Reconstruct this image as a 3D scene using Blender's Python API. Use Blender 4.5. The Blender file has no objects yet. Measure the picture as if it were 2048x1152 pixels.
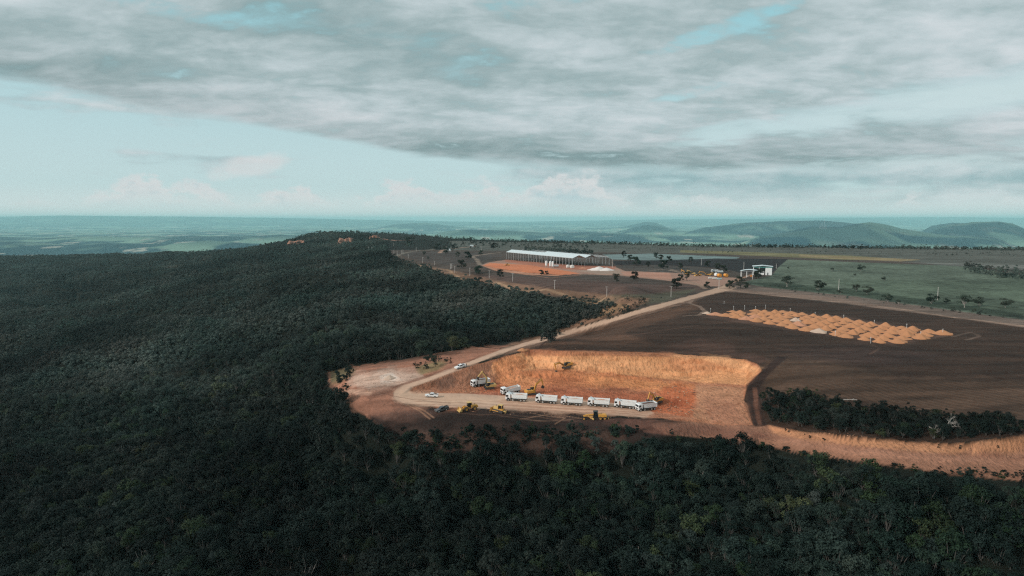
import bpy, bmesh, math, random
import numpy as np
from mathutils import Vector, Matrix, Euler

# ------------------------------------------------------------------ camera, light, exposure
R = math.radians
scene = bpy.context.scene
CAMZ = 60.0
FOC = 1365.0
PITCH = R(5.69)
cam_d = bpy.data.cameras.new('camera'); cam = bpy.data.objects.new('camera', cam_d)
scene.collection.objects.link(cam); scene.camera = cam
cam.location = (0, 0, CAMZ)
cam.rotation_euler = (R(90) - PITCH, 0, 0)
cam_d.sensor_width = 36.0
cam_d.lens = 36.0 * FOC / 2048.0
cam_d.clip_start = 1.0; cam_d.clip_end = 150000.0
scene.view_settings.view_transform = 'Standard'
scene.view_settings.look = 'None'
scene.view_settings.exposure = 0.0
scene.view_settings.gamma = 1.0
scene.view_settings.use_curve_mapping = False
scene.render.engine = 'CYCLES'
scene.cycles.use_denoising = False
scene.cycles.filter_width = 1.25
scene.cycles.sample_clamp_indirect = 3.0
scene.cycles.max_bounces = 5
scene.cycles.diffuse_bounces = 2
scene.cycles.glossy_bounces = 2
scene.cycles.transmission_bounces = 2
scene.cycles.transparent_max_bounces = 4
scene.cycles.volume_bounces = 2
scene.cycles.sample_clamp_direct = 5.0

SUN_AZ = R(-118)       # azimuth of the sun seen from above, 0 = straight ahead, negative = to the left
SUN_EL = R(27)
sun_dir = Vector((math.sin(SUN_AZ) * math.cos(SUN_EL), math.cos(SUN_AZ) * math.cos(SUN_EL), math.sin(SUN_EL)))
sun_d = bpy.data.lights.new('sun', 'SUN'); sun = bpy.data.objects.new('sun', sun_d)
scene.collection.objects.link(sun)
sun_d.energy = 2.6; sun_d.angle = R(1.5); sun_d.color = (1.0, 0.90, 0.82)
sun.rotation_euler = sun_dir.to_track_quat('Z', 'Y').to_euler()

# ------------------------------------------------------------------ node expression helper
class E:
    """a socket in a node tree that can be combined with + - * / ."""
    def __init__(s, nt, sock): s.nt, s.s = nt, sock
    def _m(s, op, *a, clamp=False):
        n = s.nt.nodes.new('ShaderNodeMath'); n.operation = op; n.use_clamp = clamp
        for i, v in enumerate((s,) + a):
            if isinstance(v, E): s.nt.links.new(v.s, n.inputs[i])
            else: n.inputs[i].default_value = v
        return E(s.nt, n.outputs[0])
    def __add__(s, o): return s._m('ADD', o)
    def __radd__(s, o): return s._m('ADD', o)
    def __sub__(s, o): return s._m('SUBTRACT', o)
    def __rsub__(s, o): return (s * -1.0) + o
    def __mul__(s, o): return s._m('MULTIPLY', o)
    def __rmul__(s, o): return s._m('MULTIPLY', o)
    def __truediv__(s, o): return s._m('DIVIDE', o)
    def clamp(s): return s._m('ADD', 0.0, clamp=True)
    def mx(s, o): return s._m('MAXIMUM', o)
    def mn(s, o): return s._m('MINIMUM', o)
    def pw(s, o): return s._m('POWER', o)
    def absv(s): return s._m('ABSOLUTE')

def smooth(nt, x, a, b, lo=0.0, hi=1.0):
    n = nt.nodes.new('ShaderNodeMapRange'); n.interpolation_type = 'SMOOTHSTEP'
    nt.links.new(x.s, n.inputs['Value'])
    for k, v in (('From Min', a), ('From Max', b), ('To Min', lo), ('To Max', hi)):
        if isinstance(v, E): nt.links.new(v.s, n.inputs[k])
        else: n.inputs[k].default_value = v
    return E(nt, n.outputs[0])

def comb(nt, x, y, z):
    n = nt.nodes.new('ShaderNodeCombineXYZ')
    for i, v in enumerate((x, y, z)):
        if isinstance(v, E): nt.links.new(v.s, n.inputs[i])
        else: n.inputs[i].default_value = v
    return n.outputs[0]

def noise(nt, vec, scale, detail=5.0, rough=0.55, dist=0.0):
    n = nt.nodes.new('ShaderNodeTexNoise'); n.inputs['Scale'].default_value = scale
    n.inputs['Detail'].default_value = detail; n.inputs['Roughness'].default_value = rough
    n.inputs['Distortion'].default_value = dist
    nt.links.new(vec, n.inputs['Vector'])
    return E(nt, n.outputs['Fac'])

def mixc(nt, f, a, b, mode='MIX'):
    n = nt.nodes.new('ShaderNodeMix'); n.data_type = 'RGBA'; n.blend_type = mode
    for idx, v in ((0, f), (6, a), (7, b)):
        if isinstance(v, E): nt.links.new(v.s, n.inputs[idx])
        elif isinstance(v, bpy.types.NodeSocket): nt.links.new(v, n.inputs[idx])
        elif idx == 0: n.inputs[idx].default_value = v
        else: n.inputs[idx].default_value = (*v, 1)
    return n.outputs[2]

def lin(r, g, b):
    f = lambda c: (c / 255 / 12.92) if c / 255 <= 0.04045 else ((c / 255 + 0.055) / 1.055) ** 2.4
    return (f(r), f(g), f(b))

# ------------------------------------------------------------------ world: Nishita sky with cloud decks laid out by direction
world = bpy.data.worlds.new('World'); scene.world = world; world.use_nodes = True
wt = world.node_tree; wt.nodes.clear()
def build_world():
    nt = wt
    out = nt.nodes.new('ShaderNodeOutputWorld'); bg = nt.nodes.new('ShaderNodeBackground')
    sky = nt.nodes.new('ShaderNodeTexSky'); sky.sky_type = 'NISHITA'; sky.sun_disc = False
    sky.sun_elevation = SUN_EL; sky.sun_rotation = SUN_AZ
    sky.altitude = 400; sky.air_density = 1.0; sky.dust_density = 1.2; sky.ozone_density = 2.0
    tc = nt.nodes.new('ShaderNodeTexCoord'); sep = nt.nodes.new('ShaderNodeSeparateXYZ')
    nt.links.new(tc.outputs['Generated'], sep.inputs[0])
    x, y, z = (E(nt, sep.outputs[i]) for i in range(3))
    az = x._m('ARCTAN2', y)
    hyp = (x * x + y * y).pw(0.5)
    el = z / hyp.mx(0.001)                        # tangent of the elevation
    # cloud deck coordinates: where the view ray meets a flat layer
    zz = z.mx(0.0) + 0.20
    dx, dy = x / zz, y / zz
    vec = comb(nt, dx, dy, 0.0)
    vec2 = comb(nt, dx * 0.55, dy * 1.2, 3.7)
    vlow = comb(nt, az * 6.0, el * 30.0, 1.3)
    vcum = comb(nt, az * 9.0, el * 16.0, 5.1)
    n_big = noise(nt, vec2, 0.9, 4, 0.5, 0.2)
    n_mid = noise(nt, comb(nt, dx * 0.62, dy, 0.0), 3.6, 9, 0.58, 0.3)
    n_fine = noise(nt, comb(nt, dx * 0.75, dy, 6.0), 9.0, 8, 0.6, 0.3)
    n_low = noise(nt, vlow, 1.0, 7, 0.55, 0.3)
    n_low2 = noise(nt, comb(nt, az * 3.0, el * 26.0, 8.3), 1.0, 5, 0.5)
    n_cum = noise(nt, vcum, 3.0, 8, 0.6)
    n_cum_big = noise(nt, comb(nt, az * 5.0, 0.0, 2.2), 1.0, 3, 0.5)
    # lower edge of the big deck as a function of azimuth
    fc = nt.nodes.new('ShaderNodeFloatCurve'); cv = fc.mapping.curves[0]
    pts = [(-0.8, .188), (-.64, .168), (-.55, .156), (-.45, .140), (-.3, .122), (-.22, .108), (-.14, .092), (-.05, .086), (.03, .080), (.10, .076), (.2, .072), (.28, .068),
           (.36, .072), (.45, .066), (.55, .070), (.65, .064), (.8, .066)]
    P = [((a + .8) / 1.6, e / .2) for a, e in pts]
    cv.points[0].location = P[0]; cv.points[1].location = P[-1]
    for p in P[1:-1]: cv.points.new(*p)
    fc.mapping.update()
    nt.links.new(((az + 0.8) * (1 / 1.6)).clamp().s, fc.inputs['Value'])
    edge = E(nt, fc.outputs[0]) * 0.2
    wob = (n_low2 - 0.5) * 0.034 + (n_low - 0.5) * 0.026
    deck = smooth(nt, el - edge + wob, -0.005, 0.010)
    # openings in the deck
    holes = smooth(nt, n_mid * 0.55 + n_big * 0.45, 0.24, 0.42)
    holes_hi = holes.mx(smooth(nt, el, 0.16, 0.26, 1.0, 0.0))
    def blob(a0, e0, sa, se, tilt=0.0):
        da = (az - a0); de = (el - e0) - da * tilt
        q = (da * (1 / sa)).pw(2.0) if False else (da * (1 / sa)) * (da * (1 / sa)) + (de * (1 / se)) * (de * (1 / se))
        return smooth(nt, q, 0.0, 1.0, 1.0, 0.0)
    b_ = blob(-0.03, 0.315, 0.22, 0.035) + blob(0.30, 0.262, 0.16, 0.018, 0.30) + blob(0.26, 0.178, 0.12, 0.012, 0.2) + blob(-0.45, 0.27, 0.16, 0.02, -0.1)
    holes2 = smooth(nt, n_mid * 0.5 + n_fine * 0.5 - b_ * 0.13, 0.27, 0.45)
    deck = deck * holes_hi * holes2
    # the brighter clear band opening to the right
    def band(a0, e0, slope, w0, grow):
        c = e0 + (az - a0) * slope; w = (w0 + (az - a0) * grow).mx(0.001)
        return smooth(nt, (el - c + wob * 2.2 + (n_mid - .5) * .05).absv() / w, 0.2, 1.5, 1.0, 0.0) * smooth(nt, az, a0 - 0.02, a0 + 0.09)
    gap = band(0.20, 0.104, 0.115, 0.006, 0.045) * smooth(nt, n_low2 * .5 + n_low * .5, 0.36, 0.50, 0.35, 1.0)
    gap2 = band(0.30, 0.060, 0.06, 0.006, 0.02) * smooth(nt, n_low, 0.45, 0.58)
    deck = deck * (1.0 - (gap + gap2 * .8).mn(1.0) * 0.92)
    # colours
    skyc = mixc(nt, 1.0, sky.outputs[0], (0.108, 0.122, 0.105), 'MULTIPLY')     # strength about 0.11, slightly green
    aqua = mixc(nt, smooth(nt, el, 0.0, 0.45), lin(200, 220, 223), lin(128, 198, 210))
    clear = mixc(nt, 0.92, skyc, aqua)
    clear = mixc(nt, (gap + gap2).mn(1.0) * smooth(nt, az, .2, .6, .3, .8), clear, lin(206, 222, 224))
    shade = (n_mid * 0.50 + n_fine * 0.27 + n_big * 0.55)
    ramp = nt.nodes.new('ShaderNodeValToRGB'); nt.links.new(shade.s, ramp.inputs[0])
    cr = ramp.color_ramp; cr.elements[0].position = 0.51; cr.elements[1].position = 0.80
    cr.elements[0].color = (*lin(140, 162, 165), 1); cr.elements[1].color = (*lin(216, 221, 225), 1)
    e = cr.elements.new(0.60); e.color = (*lin(166, 183, 186), 1)
    e = cr.elements.new(0.69); e.color = (*lin(192, 204, 208), 1)
    # the underside darkens towards the deck's far edge
    under = smooth(nt, el - edge, 0.0, 0.075, 0.86, 1.0) * smooth(nt, el, 0.03, 0.16, 0.94, 1.0)
    deckc = mixc(nt, 1.0, ramp.outputs[0], comb(nt, under * 0.985, under, under), 'MULTIPLY')
    c1 = mixc(nt, deck, clear, deckc)
    # layered grey clouds lower on the right
    right = smooth(nt, az, -0.12, 0.12)
    lowm = smooth(nt, n_low * 0.5 + n_low2 * 0.6 + (right - 1.0) * 0.19, 0.41, 0.53) * smooth(nt, el, 0.004, 0.03) * smooth(nt, el - edge, -0.012, 0.01, 1.0, 0.0)
    ramp2 = nt.nodes.new('ShaderNodeValToRGB'); nt.links.new((n_low * 0.7 + n_cum * 0.3).s, ramp2.inputs[0])
    cr = ramp2.color_ramp; cr.elements[0].position = 0.40; cr.elements[1].position = 0.60
    cr.elements[0].color = (*lin(146, 174, 179), 1); cr.elements[1].color = (*lin(206, 214, 217), 1)
    c2 = mixc(nt, lowm * 0.9, c1, ramp2.outputs[0])
    # small sunlit cumulus near the horizon
    fc2 = nt.nodes.new('ShaderNodeFloatCurve'); cv2 = fc2.mapping.curves[0]
    cp_ = [(0,.022),(120,.020),(190,.030),(240,.042),(320,.056),(350,.044),(420,.046),(470,.026),(560,.044),(600,.050),(640,.026),(700,.022),(760,.040),(820,.054),(900,.032),(980,.056),(1020,.034),(1070,.054),(1120,.066),(1200,.056),(1250,.026),(1400,.030),(1500,.020),(1780,.016),(1820,.030),(1870,.018),(2048,.024)]
    Q = [((math.atan((p - 1024) / FOC) + .8) / 1.6, e / .1) for p, e in cp_]
    cv2.points[0].location = Q[0]; cv2.points[1].location = Q[-1]
    for p in Q[1:-1]: cv2.points.new(*p)
    fc2.mapping.update(); nt.links.new(((az + 0.8) * (1 / 1.6)).clamp().s, fc2.inputs['Value'])
    top = E(nt, fc2.outputs[0]) * 0.1 + (n_cum - 0.5) * 0.075
    cum = smooth(nt, top - el, -0.004, 0.012) * smooth(nt, el, 0.008, 0.03)
    cum = cum * smooth(nt, n_cum * 0.8 + n_low * 0.2, 0.40, 0.54, 0.35, 1.0)
    anvil = smooth(nt, ((az + .365) * (1 / .06)) * ((az + .365) * (1 / .06)) + ((el - .072 - (az + .365) * .22) * (1 / .017)) * ((el - .072 - (az + .365) * .22) * (1 / .017)) + (n_cum - .5) * 2.2, 0.2, 1.1, .55, 0.0)
    cum = cum.mx(anvil)
    cumc = mixc(nt, smooth(nt, top - el + (n_cum - .5) * .08, 0.0, 0.06), lin(226, 222, 222), lin(178, 202, 208))
    c3 = mixc(nt, cum * 0.97, c2, cumc)
    # pinkish bright haze just above the horizon
    c4 = mixc(nt, smooth(nt, el, 0.0, 0.05, 0.85, 0.0), c3, lin(232, 232, 230))
    # zenith and back sky (not seen) a little brighter: thin broken cloud lets light through
    nt.links.new(c4, bg.inputs[0]); bg.inputs[1].default_value = 1.0
    nt.links.new(bg.outputs[0], out.inputs[0])
build_world()

# ------------------------------------------------------------------ numpy noise
def _h(ix, iy, seed):
    n = (ix.astype(np.int64) * 374761393 + iy.astype(np.int64) * 668265263 + seed * 1442695041) & 0xFFFFFFFF
    n = ((n ^ (n >> 13)) * 1274126177) & 0xFFFFFFFF
    n = (n ^ (n >> 16)) & 0xFFFFFFFF
    return n.astype(np.float64) / 4294967295.0
def vnoise(x, y, seed=0):
    ix = np.floor(x); iy = np.floor(y); fx = x - ix; fy = y - iy
    fx = fx * fx * (3 - 2 * fx); fy = fy * fy * (3 - 2 * fy)
    ix = ix.astype(np.int64); iy = iy.astype(np.int64)
    a = _h(ix, iy, seed); b = _h(ix + 1, iy, seed); c = _h(ix, iy + 1, seed); d = _h(ix + 1, iy + 1, seed)
    return (a + (b - a) * fx) * (1 - fy) + (c + (d - c) * fx) * fy
def fbm(x, y, seed=0, oct=4):
    s = 0; a = 0.5; t = 0
    for i in range(oct):
        s = s + a * vnoise(x * 2 ** i, y * 2 ** i, seed + i * 17); t += a; a *= 0.5
    return s / t          # 0..1
def sstep(a, b, x):
    t = np.clip((x - a) / (b - a), 0, 1); return t * t * (3 - 2 * t)

# ------------------------------------------------------------------ pixel <-> world (2048 x 1152 photograph pixels)
cp, sp = math.cos(PITCH), math.sin(PITCH)
def pray(px, py):
    a = (px - 1024) / FOC; b = (576 - py) / FOC
    return a, cp + b * sp, -sp + b * cp
def at_z(px, py, z):
    a, dy, dz = pray(px, py); t = (z - CAMZ) / dz
    return a * t, dy * t
def to_px(X, Y, Z):
    dz = Z - CAMZ
    d = np.maximum(Y * cp - dz * sp, 0.01); u = Y * sp + dz * cp
    return 1024 + FOC * X / d, 576 - FOC * u / d

# ------------------------------------------------------------------ terrain control points (px, py, height)
CH = 8.0      # canopy height: control points given on top of the wood are lowered by this much
plateau = [(1440,575,0),(1650,562,0),(1900,565,0),(2048,565,0),(2500,570,0),(3200,570,0),(1200,545,0),(1000,530,0),(1100,560,-.5),(900,515,-1),(850,500,0),
 (1000,490,0),(1300,500,0),(1600,505,0),(2040,512,0),(2600,512,0),(1300,590,-.5),(1300,640,-.8),(1500,620,0),(1700,650,0),(1900,640,0),(2048,640,0),(2600,650,0),
 (1200,680,-1),(1400,690,-1),(1600,712,-1),(1800,740,-2),(2000,740,-2),(2048,830,-3.5),(1900,820,-5),(1800,810,-5.5),(1700,800,-5),(1600,800,-6.5),(1560,790,-6.6),
 (1130,703,-1.2),(1500,718,-1.6),(1522,738,-2.5),(1515,790,-8.5),(2400,750,-2),(2500,880,-4),(1520,845,-12.3),
 (1600,862,-10.0),(1700,872,-7.6),(1800,882,-7.4),(1900,888,-6.8),(1960,882,-5.3),(2048,872,-4.2),
 (1100,680,-1),(1040,700,-2),(980,717,-3.4),(920,735,-5),(860,758,-7.6),(800,785,-10.3),(700,765,-11.5),(680,747,-12),(760,730,-10.5),(860,708,-8),(940,698,-5),
 (780,512,-2),(900,545,-2),(1000,567,-2),(1110,580,-1.5),(1213,592,-1.5),(1341,596,-1),(1250,606,-2.5),(740,476,6),(700,500,-2),(780,484,1),(850,485,0),(820,495,0)]
canopyU = [(600,800,-26),(300,800,-55),(0,800,-75),(0,950,-50),(700,700,-20),(900,650,-18),(1100,630,-12),(1200,610,-9),(1200,640,-14),(1100,665,-14),(1000,690,-14),
 (860,700,-17),(700,620,-15),(700,560,-12),(500,700,-40),(500,600,-38),(500,540,-35),(250,700,-65),(250,600,-75),(250,540,-75),(0,700,-85),(0,620,-105),(0,560,-118),
 (0,520,-122),(480,500,-45),(300,508,-82),(560,487,-22),(600,465,17),(650,458,30),(710,460,27),(650,500,-15),(620,520,-22),(900,570,-10),(1000,590,-9),(800,530,-8),
 (-500,560,-120),(-500,700,-95),(-500,900,-70),(-900,540,-130)]
shared_c = [(640,850,-20),(500,880,-27),(300,950,-36),(100,1050,-42),(-300,1150,-48)]
shared_g = [(760,815,-12.2),(790,795,-10.8),(690,815,-14.5)]
floorL = [(830,800,-11),(860,795,-11.2),(1000,803,-12.2),(1150,810,-13),(1300,822,-14),(1450,832,-13),(1500,855,-12.9),(900,832,-12.5),(1000,835,-13),(1200,842,-14),
 (1350,850,-14),(1500,868,-13.8),(750,845,-14.8),(850,852,-14.5),(1000,856,-15.0),(1200,858,-15),(1350,862,-14.8),(1535,860,-13),(1600,885,-12),(1700,900,-10.8),(1800,912,-10),(1900,922,-10),
 (2048,930,-10),(2500,945,-10)]
canopyL = [(760,885,-20),(850,900,-18.5),(1000,900,-19),(1200,895,-18),(1400,888,-16.5),(1540,905,-14),(1640,925,-12),(1800,948,-8.5),(2048,970,-6),(2500,1000,-6),
 (300,1000,-34),(700,1000,-27),(1100,1000,-24),(1500,1000,-20),(1900,1015,-14),(0,1152,-38),(500,1152,-33),(1000,1152,-28),(1500,1152,-25),(2048,1152,-20),(2600,1152,-16)]
def uv(X, Y):
    Yc = np.maximum(Y, 30.0)
    return X / Yc, np.log(Yc)
def ctrl(lst, off=0.0):
    r = []
    for px, py, z in lst:
        X, Y = at_z(px, py, z); r.append((X, Y, z - off))
    return r
SH = ctrl(shared_c, CH) + ctrl(shared_g)
def ctrl_far(lst):
    r = []
    for px, py, z in lst:
        X, Y = at_z(px, py, z); k = min(1, max(0, (Y - 900) / 1100)); r.append((X, Y, z - 8 - 8 * k))
    return r
cU = ctrl(plateau) + ctrl_far(canopyU) + SH
cL = ctrl(floorL) + ctrl(canopyL, CH) + SH + [(0,60,-44),(-150,60,-54),(-60,100,-42),(90,70,-38),(0,35,-44),(-45,35,-48),(45,35,-40)]
class TPS:
    def __init__(s, pts, lam):
        p = np.array(pts); s.u, s.v = uv(p[:, 0], p[:, 1]); s.v = s.v * 0.8; n = len(p)
        K = s.k(s.u[:, None] - s.u, s.v[:, None] - s.v) + lam * np.eye(n)
        A = np.zeros((n + 3, n + 3)); A[:n, :n] = K
        Q = np.c_[np.ones(n), s.u, s.v]; A[:n, n:] = Q; A[n:, :n] = Q.T
        s.w = np.linalg.solve(A, np.r_[p[:, 2], 0, 0, 0])
    def k(s, a, b):
        r2 = a * a + b * b
        return 0.5 * r2 * np.log(r2 + 1e-12)
    def __call__(s, X, Y):
        u, v = uv(X, Y); v = v * 0.8
        o = s.w[-3] + s.w[-2] * u + s.w[-1] * v
        for i in range(len(s.u)): o = o + s.w[i] * s.k(u - s.u[i], v - s.v[i])
        return o
tU = TPS(cU, 2e-5); tL = TPS(cL, 2e-5)

# rim of the cut (top of the wall), then the bank above the dirt road on the right
rim_px = [(-300,1150,-56),(100,1050,-50),(300,950,-44),(500,880,-35),(640,850,-28),(690,815,-14.5),(760,815,-12.2),(790,797,-10.9),(822,776,-9.8),(862,760,-7.7),(922,738,-5),(982,720,-3.5),(1040,704,-2),
 (1060,699,-1.7),(1130,703,-1.2),(1260,705,-1),(1340,707,-1),(1420,712,-1.2),(1490,718,-1.5),(1514,727,-1.9),(1523,741,-2.8),(1510,758,-4.6),(1497,770,-6.3),(1489,790,-9.0),(1500,820,-11.2),(1520,848,-12.4),
 (1600,862,-10.0),(1700,872,-7.6),(1800,882,-7.4),(1900,888,-6.8),(1960,882,-5.3),(2048,872,-4.2),(2500,885,-4)]
RIM = [at_z(*p) for p in rim_px]
RIMA = np.array(RIM)
CLOSE = RIM + [(600, 120), (600, -300), (-600, -300), (-600, 150)]
def pip(px, py, poly):
    r = np.zeros(np.shape(px), bool); n = len(poly)
    xs = [p[0] for p in poly]; ys = [p[1] for p in poly]
    bb = (px >= min(xs)) & (px <= max(xs)) & (py >= min(ys)) & (py <= max(ys))
    if not bb.any(): return r
    x = px[bb]; y = py[bb]; q = np.zeros(x.shape, bool); j = n - 1
    for i in range(n):
        xi, yi = poly[i][:2]; xj, yj = poly[j][:2]
        if yi != yj:
            q ^= ((yi > y) != (yj > y)) & (x < (xj - xi) * (y - yi) / (yj - yi) + xi)
        j = i
    r[bb] = q
    return r
def polydist(X, Y, L):
    """distance to a polyline and the length along it at the nearest point"""
    best = np.full(X.shape, 1e18); tt = np.zeros(X.shape); acc = 0.0
    for (x0, y0), (x1, y1) in zip(L[:-1], L[1:]):
        dx, dy = x1 - x0, y1 - y0; l2 = dx * dx + dy * dy; l = math.sqrt(l2)
        t = np.clip(((X - x0) * dx + (Y - y0) * dy) / l2, 0, 1)
        d = (X - x0 - t * dx) ** 2 + (Y - y0 - t * dy) ** 2
        m = d < best; best = np.where(m, d, best); tt = np.where(m, acc + t * l, tt); acc += l
    return np.sqrt(best), tt
def rim_len(i):
    return float(sum(math.dist(RIM[k], RIM[k + 1]) for k in range(i)))
T_ROADEND, T_CUT, T_MID, T_RIGHT, T_BANK = rim_len(7), rim_len(12), rim_len(16), rim_len(20), rim_len(25)

def wallP(s, t, X, Y):
    """drop below the upper surface at distance s inside the rim, t metres along it"""
    bk = 1 - 0.93 * sstep(T_RIGHT + 8, T_BANK - 4, t)
    g = (fbm(t * 0.13, s * 0.16, 3, 4) - 0.5) * bk            # gullies running down the face
    g2 = (fbm(t * 0.6, s * 0.5, 9, 3) - 0.5) * bk
    k = sstep(T_CUT - 25, T_RIGHT, t)                     # bench sinks towards the right
    h1 = 5.2 + 4.0 * k; w1 = 6.5 + 7.5 * k; wb = 4.0 + 3.0 * k
    ss = np.maximum(s + g * (3.2 * sstep(.0, 4, s) + 5.0 * sstep(w1 + 1, w1 + 8, s)) + g2 * 1.3 * sstep(.2, 2, s) * (1 + 1.4 * sstep(w1, w1 + 5, s)), 0)
    a = h1 * sstep(-.25, 1.05, ss / w1) * 1.02
    b = np.clip((ss - w1 - wb) * 0.46, 0, None) + np.abs(fbm(t * .35, s * .3, 33, 3) - .5) * 2.2 * sstep(w1 + wb, w1 + wb + 5, s) * bk
    flat = np.clip((ss - w1) / wb, 0, 1) * 0.5
    pit = np.where(ss < w1, h1 * np.clip(ss / w1, 0, 1) ** 0.85, h1 + flat + b + 0 * a)
    steep = 1.6 * ss
    ramp = 0.62 * ss + 0.25 * np.clip(ss, 0, 1.5)
    cut = sstep(T_CUT - 40, T_CUT + 6, t)
    led = np.sin(pit * 3.1 + 5 * fbm(t * .12, s * .2, 61, 2)) * .22 + np.sin(pit * 7.3 + 6 * fbm(t * .3, s * .2, 63, 2)) * .08   # ledges left by the bucket
    pit = pit + led * sstep(.8, 2.5, s)
    P = ramp * (1 - cut) + pit * cut
    bank = sstep(T_RIGHT + 8, T_BANK - 4, t)
    P = P * (1 - bank) + steep * bank
    return P

# far edge of the plateau / near ground as distance by X/Y
EU = np.array([-3, -1.1, -.75, -.57, -.4, -.28, -.2, -.09, .09, .27, .5, .75, 1.4, 3])
EY = np.array([3300, 3300, 3500, 3200, 2720, 2780, 2500, 2000, 1750, 1546, 1450, 1364, 1250, 1250])

# ridges beyond: (distance, half thickness, [(px, py_top)...])  with heights back-projected at that distance
RS = 1.9
ridges = [
 (30000, 7000, [(-900,438),(-300,434),(0,434),(130,432),(260,433),(420,434),(560,436),(720,439),(900,443),(1100,446),(1300,447),(1600,447),(2048,447)]),
 (34000, 9000, [(-600,460),(700,460),(900,446),(1020,444),(1200,441),(1400,438),(1560,437),(1650,435),(1900,434),(2048,436),(2500,438),(3200,440)]),
 (17000, 1600, [(700,470),(745,458),(790,449),(850,446),(900,452),(960,458),(1200,460),(1255,452),(1290,444),(1310,446),(1340,456),(1400,460)]),
 (11500, 1500, [(1180,475),(1250,460),(1290,450),(1320,453),(1350,462),(1500,470)]),
 (10500, 1500, [(1300,478),(1370,466),(1410,455),(1480,447),(1560,443),(1640,442),(1690,446),(1760,457),(1840,463),(1860,452),(1900,446),(1990,452),(2100,470)]),
 (9000, 1300, [(820,478),(870,465),(930,460),(1010,462),(1090,467),(1180,465),(1260,468),(1330,470),(1500,480)]),
 (6200, 1300, [(1440,490),(1500,478),(1560,467),(1620,455),(1680,455),(1705,448),(1735,445),(1765,449),(1800,459),(1850,466),(1900,470),(1960,472),(2060,480)]),
 (7600, 1500, [(1800,472),(1850,462),(1900,450),(1940,444),(1990,443),(2020,448),(2050,460),(2120,468),(2300,455),(2700,465),(3200,470)]),
 (7400, 1100, [(-900,474),(-300,476),(0,475),(80,478),(180,474),(260,476),(380,472),(480,474),(560,470),(640,473),(700,478),(800,486)]),
 (5600, 700, [(-900,486),(-200,489),(0,482),(60,484),(130,490),(200,486),(330,490),(420,482),(500,488),(600,494)]),
]
RD = []
for D, W, pts in ridges:
    D, W = D * RS, W * RS
    us = np.array([(p[0] - 1024) / FOC for p in pts]); zs = []
    for px, py in pts:
        a, dy, dz = pray(px, py); zs.append(CAMZ + D * dz / dy)
    RD.append((D, W, us, np.array(zs)))
VAL = -400.0
def valley(X, Y):
    u = X / np.maximum(Y, 1.0)
    big = fbm(X / 4600, Y / 4600, 51, 4) - 0.5
    z = VAL + 80 * big * sstep(4000, 15000, Y)
    for i, (D, W, us, zs) in enumerate(RD):
        wob = (fbm(u * 3 + 7 * i, Y / 17000, 60 + i, 3) - 0.5) * W * 1.2
        d = (Y - D + wob) / W
        top = np.interp(u, us, zs)
        sh = np.where(d < 0, np.exp(-(d * d) * 1.6), np.exp(-(d * d) * 0.5))
        rough = (1 - 2 * np.abs(fbm(X / 1500, Y / 1500, 80 + i, 5) - 0.5) * 2.2) - .3
        edge = sstep(us[0], us[0] + .06, u) * (1 - sstep(us[-1] - .06, us[-1], u))
        hz = VAL - 40 + (top - VAL + 40) * sh * edge + rough * np.clip(top - VAL, 0, 380) * (0.34 * sh * (1 - sh * .8)) * edge
        z = np.maximum(z, hz)
    return z

def H(X, Y, detail=True):
    X = np.asarray(X, float); Y = np.asarray(Y, float)
    shp = X.shape; X = X.ravel(); Y = Y.ravel()
    near = Y < 4600
    z = np.zeros(X.shape)
    if near.any():
        x = X[near]; y = Y[near]
        u = tU(x, y)
        rl = np.abs(fbm((x * .45 + y * .9) / 95, (x * .9 - y * .45) / 420, 5, 4) - 0.5) * 2      # spurs and gullies running down to the left
        u = u + ((fbm(x / 60, y / 60, 5, 3) - 0.5) * 10 - (rl - .3) * 55 * sstep(250, 420, y)) * np.clip((-u - 14) / 16, 0, 1)
        zz = u.copy()
        ins = pip(x, y, CLOSE)
        if ins.any():
            xi = x[ins]; yi = y[ins]
            s, t = polydist(xi, yi, RIM)
            l = tL(xi, yi)
            l = l + (fbm(xi / 45, yi / 45, 15, 3) - 0.5) * np.clip((-l - 17) / 8, 0, 1) * 5
            p = wallP(s, t, xi, yi)
            ui = u[ins]
            zi = np.maximum(np.minimum(l, ui + 0.0 * s), ui - p)
            zi = np.where(s > 45, l, zi * (1 - sstep(30, 45, s)) + l * sstep(30, 45, s))
            # scooped working face at the right end of the floor
            sx, sy = PITC
            dd = np.hypot((xi - sx) / 11.0, (yi - sy) / 8.0)
            zi = zi - (2.2 + 2.0 * (fbm(xi / 4, yi / 4, 77, 3) - .5)) * (1 - sstep(0.3, 1.0, dd))
            zz[ins] = zi
        if detail:
            zz = zz + (fbm(x / 3.0, y / 3.0, 21, 3) - 0.5) * 0.35 + (fbm(x / 14, y / 14, 25, 2) - 0.5) * 0.5
        z[near] = zz
    e = np.interp(X / np.maximum(Y, 1), EU, EY)
    m = Y > e
    if m.any():
        k = sstep(1.0, 1.22, (Y[m] / e[m]))
        z[m] = z[m] * (1 - k) + valley(X[m], Y[m]) * k
    far = Y >= 4600
    if far.any(): z[far] = valley(X[far], Y[far])
    return z.reshape(shp)
PITC = at_z(1350, 812, -14)

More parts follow.
